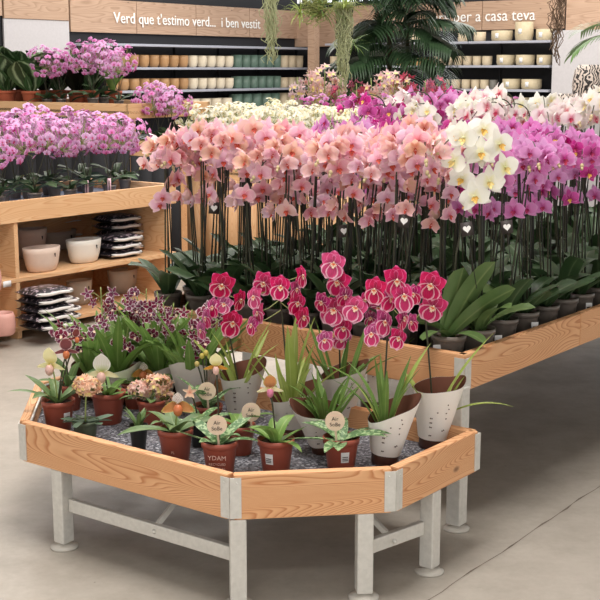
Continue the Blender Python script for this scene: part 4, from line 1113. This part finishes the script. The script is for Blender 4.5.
# patterned vases at right
def damask():
    m = NT('black_cream_scroll_pattern'); n = m.noise(9, m.objco((1, 1, 1)), 3, .6)
    w = m.node('ShaderNodeTexWave'); w.inputs['Scale'].default_value = 14; w.inputs['Distortion'].default_value = 16; w.inputs['Detail'].default_value = 2
    m.link(m.objco(), w.inputs['Vector'])
    m.col(m.ramp(w.outputs['Fac'], [(.45, s2l((40, 32, 30))), (.55, s2l((214, 198, 186)))])); m.b.inputs['Roughness'].default_value = .5; return m.m
M_DAM = damask()
for px, py, Y, r, h, lb_ in ((592, 101, 9.6, .155, .28, 'large black and cream scroll-patterned pot at the right edge'), (566, 101, 9.8, .075, .06, 'small low black and cream patterned bowl beside the large patterned pot')):
    q = W(px, py, Y)
    t = thing('patterned_pot', lb_, 'pot', q)
    mb = MB(); mb.lathe([(r * .7, 0), (r * .95, h * .1), (r, h * .5), (r * .9, h * .85), (r * .7, h), (r * .6, h), (r * .7, h * .8)], 28); mb.disc(r * .7, h * .8); mb.build('body', M_DAM, t)
# plinth that carries them
q = W(585, 101, 9.7); mb = MB(); mb.box(-.42, .42, -.3, .3, 0, q.z - .005); o = mb.build('plinth', M_GREYWALL, None, (q.x, q.y, 0), UA, smooth=False); tag(o, 'pale plinth under the patterned pots at the right edge', 'plinth')
for o_ in bpy.data.objects:
    if o_.name.startswith('patterned_pot'): o_.location.z = q.z - .005

# ------------------------------------------------------------------ plants on the octagonal table
def tp(px, py): 
    q = at(px, py, TZ); return q
def local(o, p): return p - o.location
def tagdisc(parent, base, top, r=.031, label=None):
    """wooden disc on a stick; base and top are in parent space"""
    mb = MB(); mb.box(-.0035, .0035, -.001, .001, 0, (top - base).length); d = (top - base).normalized()
    st = mb.build('tag_stick', M_TAGWOOD, parent, smooth=False); 
    x = Vector((1, 0, 0)); y = d.cross(x).normalized(); x = y.cross(d).normalized()
    st.matrix_local = Matrix.Translation(base) @ Matrix((x, y, d)).transposed().to_4x4()
    mb = MB(); mb.lathe([(r, -.0015), (r, .0015)], 24); mb.disc(r, .0015, 24); 
    Mx = face_M(top, (0.02, -1, .12)); dsk = obj('wooden_tag', mb.mesh('wooden_tag', M_TAGWOOD), parent, M=Mx @ Matrix.Translation((0, 0, .002)))
    text_mesh('Air', r * .54, M_INK, 'lettering', dsk, Matrix.Translation((0, r * .05, .0022)), .0002)
    text_mesh('SoBe', r * .54, M_INK, 'lettering', dsk, Matrix.Translation((0, -r * .52, .0022)), .0002)
    mb = MB(); mb.box(-r * .5, r * .5, r * .58, r * .62, .0022, .0026); mb.build('ink_line', M_PINKINK, dsk, smooth=False)
def spike_to(parent, base, tip, mat=M_SPIKE, r=.0028, name='flower_stem', bow=0):
    mid = base.lerp(tip, .5) + Vector((bow, 0, .02)); mb = MB(); mb.tube(bez(base, base.lerp(mid, .7) + Vector((0, 0, .03)), mid.lerp(tip, .5) + Vector((0, 0, .01)), tip, 8), r, 6); return mb.build(name, mat, parent)
def bloom(parent, me, p, n=(0, -1, .05), s=.08, roll=0): return obj('bloom', me, parent, M=face_M(p, n, s=s, roll=roll))
def potlabel(parent, r, h, ang=-1.3, w=.03, hh=.035, z=.5):
    mb = MB(); vs = []; n = 5
    for i in range(n + 1):
        a = ang - w / r / 2 + w / r * i / n
        for zz in (h * z - hh / 2, h * z + hh / 2):
            k = r * (.70 + .26 * zz / h) * 1.025 + .001; vs.append((k * cos(a), k * sin(a), zz))
    mb.add(vs, [(2 * i, 2 * i + 2, 2 * i + 3, 2 * i + 1) for i in range(n)]); l = mb.build('plant_label', M_LABEL, parent)
    mb = MB(); k = r * (.70 + .26 * z) * 1.025 + .003
    for dz in (-.009, -.004, .002):
        mb.box(-w * .3, w * .3, -.0004, .0004, dz - .001, dz + .001, 0, Matrix.Translation((k * cos(ang), k * sin(ang), h * z)) @ Matrix.Rotation(ang + pi / 2, 4, 'Z'))
    mb.build('printed_lines', M_INK, l, smooth=False)
def pottext(parent, r, h, body, z, size, ang=-pi / 2 - .1):
    k = r * (.70 + .26 * z) * 1.02 + .0025; n = Vector((cos(ang), sin(ang), -.1)); text_mesh(body, size, M_PINKINK, 'lettering', parent, face_M(Vector((k * cos(ang), k * sin(ang), h * z)), n), .0004)
def slip_plant(px, py, label, leaves, blooms, pot=NP_TERRA, pr=.06, phh=.11, name='slipper_orchid', tagpx=None, plab=None, ptext=None, depth=0, cat='orchid'):
    q = tp(px, py); o = thing(name, label, cat, q); pt = add_pot(o, pot)
    if leaves: 
        n, L, w, mat, seed, e0, e1, shp = leaves; obj('leaves', leaves_mesh(n, L, w, mat, seed, e0, e1, shp, phh * .86), o)
    for b in blooms:
        me, bx, by, s, n, mat = b; p = W(bx, by, q.y - .01) - q; sp = spike_to(o, Vector((0, 0, phh * .86)), p + Vector((0, .012, -.01)), mat); bloom(sp, me, p, n, s)
    if tagpx:
        tx, ty = tagpx[:2]; p = W(tx, ty, q.y - .05) - q; tagdisc(o, Vector((p.x * .9 + .004, -.035, phh * .82)), p)
    if plab is not None: potlabel(pt, pr, phh, plab)
    if ptext:
        for body, z, size in ptext: pottext(pt, pr, phh, body, z, size)
    return o, q
SB = {'white': fl_slipper('slipwhite', 'slipyellow', 'pouchpale'), 'yellow': fl_slipper('slipyellow', 'slipyellow', 'pouchpale'), 'brown': fl_slipper('slipbrown', 'slipbrown', 'pouchorange'), 'orange': fl_slipper('spotted', 'sliporange', 'pouchorange', .62, .36, 24), 'pink': fl_slipper('sliporange', 'slipyellow', 'pouchpink'), 'pale': fl_slipper('slipyellow', 'sliporange', 'pouchpale')}
NP_A = nursery_pot(.058, .112, M_TERRA); NP_B = nursery_pot(.052, .10, M_TERRA)
# front row, left to right
slip_plant(59, 430, 'slipper orchid with cream and rose blooms at the far left of the octagonal table', (7, .20, .042, M_LEAFPHAL2, 1, (.5, 1.3), (-.6, .5), 'strap'),
    [(SB['yellow'], 51, 364, .095, (-.4, -1, 0), M_SPIKEL), (SB['brown'], 66, 350, .075, (.2, -1, 0), M_SPIKE), (SB['brown'], 76, 337, .05, (.8, -1, .1), M_SPIKE)], NP_A, .058, .112, plab=-.75)
slip_plant(70, 409, 'second slipper orchid pot tucked behind the far-left one, with burgundy bloom', (5, .16, .035, M_LEAFPHAL2, 2, (.6, 1.3), (-.6, .5), 'strap'),
    [(FM['dark'][1], 61, 335, .06, (.1, -1, .1), M_SPIKE)], NP_B, .052, .10)
def coral(px, py, label, centers, pot, pr, ph_, leaves, R=.04, tagp=None, name='cluster_orchid'):
    q = tp(px, py); o = thing(name, label, 'orchid', q); add_pot(o, pot)
    if leaves:
        n, L, w, mat, seed, e0, e1, shp = leaves; obj('leaves', leaves_mesh(n, L, w, mat, seed, e0, e1, shp, ph_ * .9), o)
    for k, (cx, cy, n_, rx) in enumerate(centers):
        c = W(cx, cy, q.y) - q; sp = spike_to(o, Vector((0, 0, ph_ * .9)), c, M_SPIKEL)
        obj('truss', cluster_mesh('coral', n_, rx, rx * .8, rx * .72, .036, 900 + k + int(px)), sp, M=Matrix.Translation(c))
    return o
coral(86, 441, 'small orchid with one round peach flower truss and grey-green leaves in a clear pot', [(87, 386, 60, .048)], NP_CLEAR, .046, .075, (7, .095, .042, M_LEAFGREY, 3, (-.1, .35), (-.3, .2), 'phal'))
slip_plant(109, 422, 'slipper orchid with one big white hooded bloom in a wide terracotta pot', (6, .17, .035, M_LEAFSTRAP, 4, (.2, .9), (-.5, .1), 'strap'),
    [(SB['white'], 102, 372, .105, (-.1, -1, .15), M_SPIKE)], NP_TERRA_L, .062, .115)
# black square pot with dark leaves
q = tp(139, 449); o = thing('dark_leaf_plant', 'small plant with dark twisted leaves in a black pot between the terracotta pots', 'plant', q); add_pot(o, NP_BLACK)
obj('leaves', leaves_mesh(8, .085, .018, M_LEAFPHAL2, 8, (.9, 1.5), (.2, 1.2), 'strap', .07), o)
coral(152, 426, 'orchid with two wide peach flower trusses in a terracotta pot', [(140, 390, 60, .045), (158, 384, 60, .048), (165, 397, 24, .03)], NP_B, .052, .10, (5, .12, .04, M_LEAFPHAL2, 9, (.1, .8), (-.6, .2), 'strap'))
slip_plant(176, 461, 'slipper orchid with one orange bloom, terracotta pot at the front left rim', (8, .17, .036, M_LEAFPHAL2, 10, (.35, 1.0), (-.4, .3), 'strap'),
    [(SB['orange'], 178, 404, .095, (.05, -1, .15), M_SPIKEL)], NP_A, .058, .112, ptext=[('PL', .35, .012)])
slip_plant(199, 446, 'slipper orchid in a black pot with a brown spotted bloom behind the orange one', (6, .13, .034, M_LEAFMOTT, 11, (.3, 1.0), (-.4, .3), 'strap'),
    [(FM['coral'][0], 190, 392, .05, (0, -1, .2), M_SPIKE)], NP_BLACK, .032, .085)
slip_plant(220, 474, 'rose-budded slipper orchid with wooden tag, in the pot printed with pale letters', (7, .14, .038, M_LEAFMOTT, 12, (.3, 1.15), (-.5, .4), 'strap'),
    [(SB['pale'], 216, 366, .065, (0, -1, .05), M_SPIKE)], NP_A, .058, .112, tagpx=(217, 425), ptext=[("YDAM", .55, .021), ('RECYCLED', .39, .011), ('MATERIAL', .26, .011)])
slip_plant(208, 432, 'budded slipper orchid with a wooden tag, behind the front pots left of centre', (6, .15, .036, M_LEAFMOTT, 13, (.5, 1.2), (-.2, .6), 'strap'), [], NP_B, .052, .10, tagpx=(207, 391))
o = [x for x in bpy.data.objects if x.get('label', '').startswith('budded')][0]
for bx, by in ((202, 356), (197, 364), (206, 353)):
    p = W(bx, by, o.location.y) - o.location; sp = spike_to(o, Vector((0, 0, .08)), p); mb = MB(); mb.ball((0, 0, 0), .009, 0, None, 6, 8, (1, 1, 1.2)); mb.build('bud', P['slipyellow'], sp, p)
slip_plant(240, 453, 'wooden-tagged slipper orchid in a terracotta pot between the two front pots at centre', (6, .14, .04, M_LEAFBRIGHT, 14, (.3, 1.0), (-.5, .2), 'strap'), [], NP_B, .052, .10, tagpx=(251, 412))
slip_plant(276, 472, 'slipper orchid with small pink-pouched bloom, labelled terracotta pot at front centre', (8, .14, .04, M_LEAFBRIGHT, 15, (.3, 1.2), (-.6, .5), 'strap'),
    [(SB['pink'], 270, 388, .07, (.1, -1, .05), M_SPIKE)], NP_A, .058, .112, plab=-2.0)
slip_plant(341, 470, 'mottled-leaved slipper orchid with wooden tag, nearest pot left of the dipped sleeve', (9, .17, .042, M_LEAFMOTT, 16, (.2, .8), (-.4, .1), 'strap'), [], NP_A, .058, .112, tagpx=(335, 421), plab=-1.35)
# paper-sleeved tall crimson orchids
def sleeve(seed, r0=.0485, r1=.088, H=.2, dip=.07, peak=.3, mat=M_SLEEVE):
    mb = MB(); n = 36; rows = 8; z0 = .035
    def hh(a): 
        c = .5 + .5 * cos(a - peak); return H - dip * (1 - c) ** 1.3 + .02 * max(0, cos(a - peak)) ** 8
    for off, mi in ((0, 0), (-.0016, 1)):
        vs = []; fs = []
        for i in range(rows + 1):
            for j in range(n):
                a = 2 * pi * j / n; z = z0 + (hh(a) - z0) * i / rows; r = r0 + (r1 - r0) * (z - z0) / (H - z0) + off; r *= 1 + .02 * sin(5 * a)
                vs.append((r * cos(a), r * sin(a), z))
        for i in range(rows):
            for j in range(n):
                q = (j + 1) % n; f = (i * n + j, i * n + q, (i + 1) * n + q, (i + 1) * n + j); fs.append(f if mi == 0 else f[::-1])
        mb.add(vs, fs, mi)
    return mb.mesh('paper_sleeve', [mat, M_SLEEVEIN])
spm = MB()
for (a, z) in [(-1.9 + .07 * i, .085 + .016 * j) for i in range(2) for j in range(3)] + [(-1.9, .055), (-1.82, .055), (-1.2, .17), (-1.12, .155), (-1.2, .14), (-1.15, .12), (-1.2, .075), (-1.12, .078), (-1.6, .14)]:
    r = .0505 + (.088 - .0485) * (z - .035) / .19 + .0022
    spm.box(-.0024, .0024, -.0003, .0003, -.0018, .0018, 0, Matrix.Translation((r * cos(a), r * sin(a), z)) @ Matrix.Rotation(a + pi / 2, 4, 'Z') @ Matrix.Rotation(.4 + z * 40, 4, 'Y'))
SPRINT = spm.mesh('printed_symbols', plain('grey_print', (110, 92, 84), .7))
bpm = MB(); bpm.lathe([(.040, 0), (.043, .003), (.0455, .06), (.043, .06)], 28); bpm.disc(.043, .055, 20); SPOT = bpm.mesh('pot', M_POTBROWN)
def strap_leaves(n, L, seed, mat, e0=(1.0, 1.5), e1=(.2, 1.3), w=.022, z=.06):
    return leaves_mesh(n, L, w, mat, seed, e0, e1, 'strap', z, .4)
def sleeved(px, py, label, blooms, nleaf=9, L=.33, seed=0, tilt=(0, 0), lm=M_LEAFSTRAP, H=.2, dip=.07, peak=.3, smat=M_SLEEVE, kind='milt', extra=(), name='pansy_orchid', grp=None, rz=0, stem=M_SPIKE, xf=0):
    q = tp(px, py); o = thing(name, label, 'orchid', q, 0, grp)
    H *= 1.16
    ht = Matrix.Rotation(tilt[0], 4, 'Y') @ Matrix.Rotation(tilt[1], 4, 'X')
    sl = obj('paper_sleeve', sleeve(seed, H=H, dip=dip, peak=peak, mat=smat), o, M=ht); obj('printed_symbols', SPRINT, sl); obj('pot', SPOT, o, M=ht)
    obj('leaves', strap_leaves(nleaf, L, seed + 40, lm), o)
    r = random.Random(seed)
    if extra:
        mb = MB()
        for az, L_, w, e0, e1 in extra: mb.leaf(az, L_, w, e0, e1, (0, 0, .07), .4, 0, 12, 4, 'strap')
        mb.build('leaves', M_LEAFLIME, o)
    if blooms:
        groups = {}
        for b in blooms: groups.setdefault(b[0], []).append(b)
        for g, bs in groups.items():
            xs = sum(b[1] for b in bs) / len(bs); ytop = min(b[2] for b in bs)
            top = W(xs, ytop + 4, q.y - xf) - q; base = Vector((r.uniform(-.01, .01), 0, .06))
            sp = spike_to(o, base, top, stem, .003, 'flower_spike')
            for _, bx, by, s, nx, back in bs:
                p = W(bx, by, q.y - xf - .03 - r.uniform(0, .03)) - q; s = s * (1.22 if not back else 1.3)
                t_ = max(.05, min(1, (p.z + .04 - base.z) / (top.z - base.z))); root = base.lerp(top, t_)
                mb = MB(); mb.tube([root, root.lerp(p, .5) + Vector((0, 0, -.006)), p + Vector((0, .008, 0))], .0018, 5); pd = mb.build('pedicel', M_SPIKEL, sp)
                # the pedicel and bloom are both sub-parts of the spike
                me = FM['miltback'][0] if back else FM[kind][r.randrange(len(FM[kind]))]
                bloom(sp, me, p, (nx * 1.2 + r.uniform(-.4, .4), -1, r.uniform(-.2, .5)), s, r.uniform(-.5, .5))
    return o
sleeved(384, 463, 'paper-sleeved crimson pansy orchid leaning at the right, with the dipped sleeve front', [(0, 375, 290, .075, -.4, 0), (0, 391, 298, .07, .5, 1), (0, 384, 322, .07, .9, 1), (0, 403, 318, .065, 1.2, 1), (0, 398, 338, .06, .8, 0), (0, 372, 334, .06, -.8, 1), (0, 396, 281, .085, .2, 0), (0, 403, 296, .085, .3, 0)],
    9, .34, 1, (.12, 0), M_LEAFSTRAP, .19, .085, .2, extra=((.6, .36, .022, 1.2, .8), (2.6, .26, .02, 1.3, .6)))
sleeved(431, 447, 'paper-sleeved crimson pansy orchid at the right corner with two blooms one above the other', [(0, 431, 285, .085, .1, 0), (0, 433, 307, .085, .1, 0), (0, 414, 294, .055, -1.2, 1), (0, 412, 322, .05, -1.2, 1)],
    5, .28, 2, (.10, 0), M_LEAFLIME, .20, .035, .3, extra=((.0, .30, .018, .75, -.35), (.25, .38, .02, 1.15, .75), (2.9, .22, .02, 1.2, .9)))
sleeved(325, 452, 'paper-sleeved green-leaved orchid without its own blooms, leaning left of the right-hand tag', [], 22, .22, 3, (-.15, .1), M_LEAFSTRAP, .15, .04, 2.8)
sleeved(292, 436, 'paper-sleeved crimson pansy orchid at centre with lime strap leaves and a round bloom head', [(0, 264, 283, .075, -.3, 0), (0, 280, 287, .075, .2, 0), (0, 302, 276, .065, 1.4, 0), (0, 254, 297, .065, -1.0, 0), (0, 258, 313, .065, -1.1, 0), (0, 252, 325, .055, -1.0, 1), (0, 297, 303, .07, .9, 0), (0, 303, 317, .065, 1.2, 0), (0, 296, 289, .055, .9, 1)],
    9, .30, 4, (0, 0), M_LEAFLIME, .15, .04, .4, smat=M_SLEEVEGREY, extra=((1.2, .36, .034, 1.5, 1.4), (-1.8, .34, .036, 1.45, 1.3), (.3, .36, .03, 1.45, 1.2)))
sleeved(340, 424, 'paper-sleeved crimson pansy orchid right of centre with the tallest crimson spike', [(0, 333, 264, .085, 0, 0), (0, 338, 282, .085, -.2, 0), (0, 345, 296, .06, .6, 1), (0, 334, 310, .09, .1, 0), (0, 355, 308, .085, .5, 0), (0, 322, 302, .06, -1.0, 1), (0, 343, 328, .07, .4, 0), (0, 325, 340, .06, -.6, 1), (0, 342, 339, .06, .3, 1)],
    12, .32, 5, (.05, 0), M_LEAFSTRAP, .19, .05, .2, smat=M_SLEEVEGREY, xf=.05)
sleeved(240, 420, 'paper-sleeved crimson pansy orchid left of centre with lime strap leaves', [(0, 222, 285, .085, -.2, 0), (0, 240, 300, .065, 1.3, 0), (0, 232, 323, .085, .3, 0), (0, 213, 307, .06, -1.0, 1), (0, 206, 318, .06, -1.1, 1), (0, 201, 330, .055, -1, 1), (0, 224, 304, .055, 0, 1)],
    6, .30, 6, (.04, 0), M_LEAFLIME, .18, .05, .6, smat=M_SLEEVEGREY, extra=((.2, .32, .028, 1.35, 1.0), (2.9, .28, .024, 1.4, .9)))
sleeved(372, 408, 'paper-sleeved pansy orchid at the back right behind the dipped sleeve', [(0, 366, 300, .06, -.8, 0), (0, 379, 308, .07, .2, 0), (0, 387, 330, .06, .6, 1), (0, 371, 318, .055, -.7, 1)], 8, .30, 7, (0, 0), M_LEAFLIME, .17, .05, .6)
# small burgundy orchids crowding the back left
r = random.Random(44)
bl = [(118, 403, 'front left', 4), (160, 400, 'front', 5), (192, 410, 'front right', 5), (92, 398, 'left', 4), (140, 387, 'middle', 5), (176, 391, 'mid-right', 5), (205, 396, 'rightmost', 5), (105, 385, 'back left', 4), (155, 383, 'back', 4)]
for k, (px, py, w_, nb) in enumerate(bl):
    q = tp(px, py); o = thing('burgundy_orchid', 'leafy burgundy-flowered orchid in grey paper sleeve, %s of the back-left crowd' % w_, 'orchid', q, 0, 'burgundy orchids at the back left of the octagonal table')
    obj('paper_sleeve', sleeve(k, H=.15 + .02 * (k % 3), dip=.05, peak=r.uniform(-2, 2), mat=M_SLEEVEGREY if k % 3 else M_SLEEVE), o); obj('pot', SPOT, o)
    obj('leaves', leaves_mesh(14, .31, .044, M_LEAFBRIGHT if k % 2 else M_LEAFSTRAP, 90 + k, (.95, 1.45), (-.1, 1.0), 'oval' if k % 3 else 'strap', .07), o)
    for s_ in range(3):
        top = Vector((r.uniform(-.08, .08), r.uniform(-.06, .04), r.uniform(.30, .40))); sp = spike_to(o, Vector((0, 0, .08)), top, M_SPIKEL, .0024, 'flower_spike', r.uniform(-.03, .03))
        for b in range(nb):
            p = top + Vector((r.uniform(-.055, .055), r.uniform(-.05, .01), -r.uniform(0, .12))); bloom(sp, r.choice(FM['dark']), p, (r.uniform(-.9, .9), -1, r.uniform(-.3, .5)), r.uniform(.046, .066), r.uniform(-1, 1))
            mb = MB(); mb.tube([p + Vector((0, .004, 0)), (p + top) / 2 + Vector((0, .01, -.012)), Vector((top.x * .9, top.y * .9, p.z - .02))], .0014, 4); mb.build('pedicel', M_SPIKEL, sp)
# extra terracotta pots seen between
slip_plant(136, 371 + 36, 'spotted slipper orchid with a brown bloom behind the peach trusses', (6, .2, .045, M_LEAFBRIGHT, 21, (.2, .9), (-.6, .1), 'strap'),
    [(SB['orange'], 144, 371, .085, (-.2, -1, .1), M_SPIKEL)], NP_B, .052, .10)
# white price cards leaning on the long table's front board
for px, py, w_ in ((247, 371, 'left'), (305, 383, 'middle'), (359, 392, 'right')):
    Yb = 0
    c = MC - V * .006
    # intersect bearing with the front board line
    lo, hi = 0, MW
    for _ in range(40):
        mid = (lo + hi) / 2; q = MC - U * mid - V * .03
        if 300 + FPX * q.x / (q.y * cos(TH) + .2) > px: lo = mid
        else: hi = mid
    q = MC - U * lo - V * .022; q.z = RZ - .005
    mb = MB(); mb.box(-.03, .03, -.001, .001, 0, .095); o = mb.build('info_card', M_LABEL, None, q, UA, smooth=False); tag(o, 'blank white card propped behind the octagonal table rim, %s of three' % w_, 'card', 'white cards behind the octagonal table')

# label cards on a few rim pots of the long table
for (a, b, w_) in ((.14, .045, 'corner'), (.045, .32, 'second one'), (.05, .62, 'third one'), (.055, 1.12, 'farthest one')):
    q = mt(a, b); t = thing('plant_label', 'white plant label by a grey pot at the right rim, %s' % w_, 'plant tag', q, .2, 'white labels at the right rim')
    mb = MB(); mb.box(-.014, .014, -.0008, .0008, .04, .085); mb.build('card', M_LABEL, t, smooth=False); mb = MB(); mb.box(-.002, .002, -.0008, .0008, 0, .045); mb.build('stick', M_LABEL, t, smooth=False)
    mb = MB(); mb.box(-.009, .009, -.0014, -.0009, .05, .054); mb.box(-.009, .005, -.0014, -.0009, .062, .068); mb.build('print', M_INK, t, smooth=False)

# drop helper flags
for o_ in bpy.data.objects:
    if 'used' in o_.keys(): del o_['used']
    if o_.parent is None and o_.get('label') == 'x': bpy.data.objects.remove(o_)

# ------------------------------------------------------------------ light
w = bpy.data.worlds.new('hall_light'); scene.world = w; w.use_nodes = True
w.node_tree.nodes['Background'].inputs[0].default_value = (1.0, .985, .96, 1); w.node_tree.nodes['Background'].inputs[1].default_value = WORLD
def area(name, x, y, z, sx, sy, e, rz=0, tilt=(0, 0), colr=(1, .97, .93)):
    l = bpy.data.lights.new(name, 'AREA'); l.shape = 'RECTANGLE'; l.size = sx; l.size_y = sy; l.energy = e; l.color = colr
    o = bpy.data.objects.new(name, l); COL.objects.link(o); o.location = (x, y, z); o.rotation_euler = (tilt[0], tilt[1], rz); return o
area('roof_and_fill_light', -.1, 3.6, 4.5, 1.6, 1.6, KEY, UA)
area('roof_and_fill_light', .6, 6.6, 4.5, 2.4, 2.4, KEY * .9, UA)
area('roof_and_fill_light', -2.4, 7.5, 4.5, 2.4, 2.4, KEY * .75, UA)
area('roof_and_fill_light', -1.5, 11.5, 4.5, 4, 3, KEY * .8, UA)
area('roof_and_fill_light', 2.5, 11.5, 4.5, 4, 3, KEY * .9, UA)
area('roof_and_fill_light', -1.5, 17, 4.5, 5, 4, KEY * 1.9, UA)
area('roof_and_fill_light', 4.0, 16, 4.5, 5, 4, KEY * 1.9, UA)
area('roof_and_fill_light', 0, -.5, 4.3, 4, 2, FRONT, 0, (radians(-38), 0))  # added fill lamp, unseen behind the camera, meant for camera-facing surfaces
scene.view_settings.view_transform = 'Standard'; scene.view_settings.look = 'None'; scene.view_settings.gamma = 1; scene.view_settings.use_curve_mapping = False
scene.view_settings.exposure = 0.08
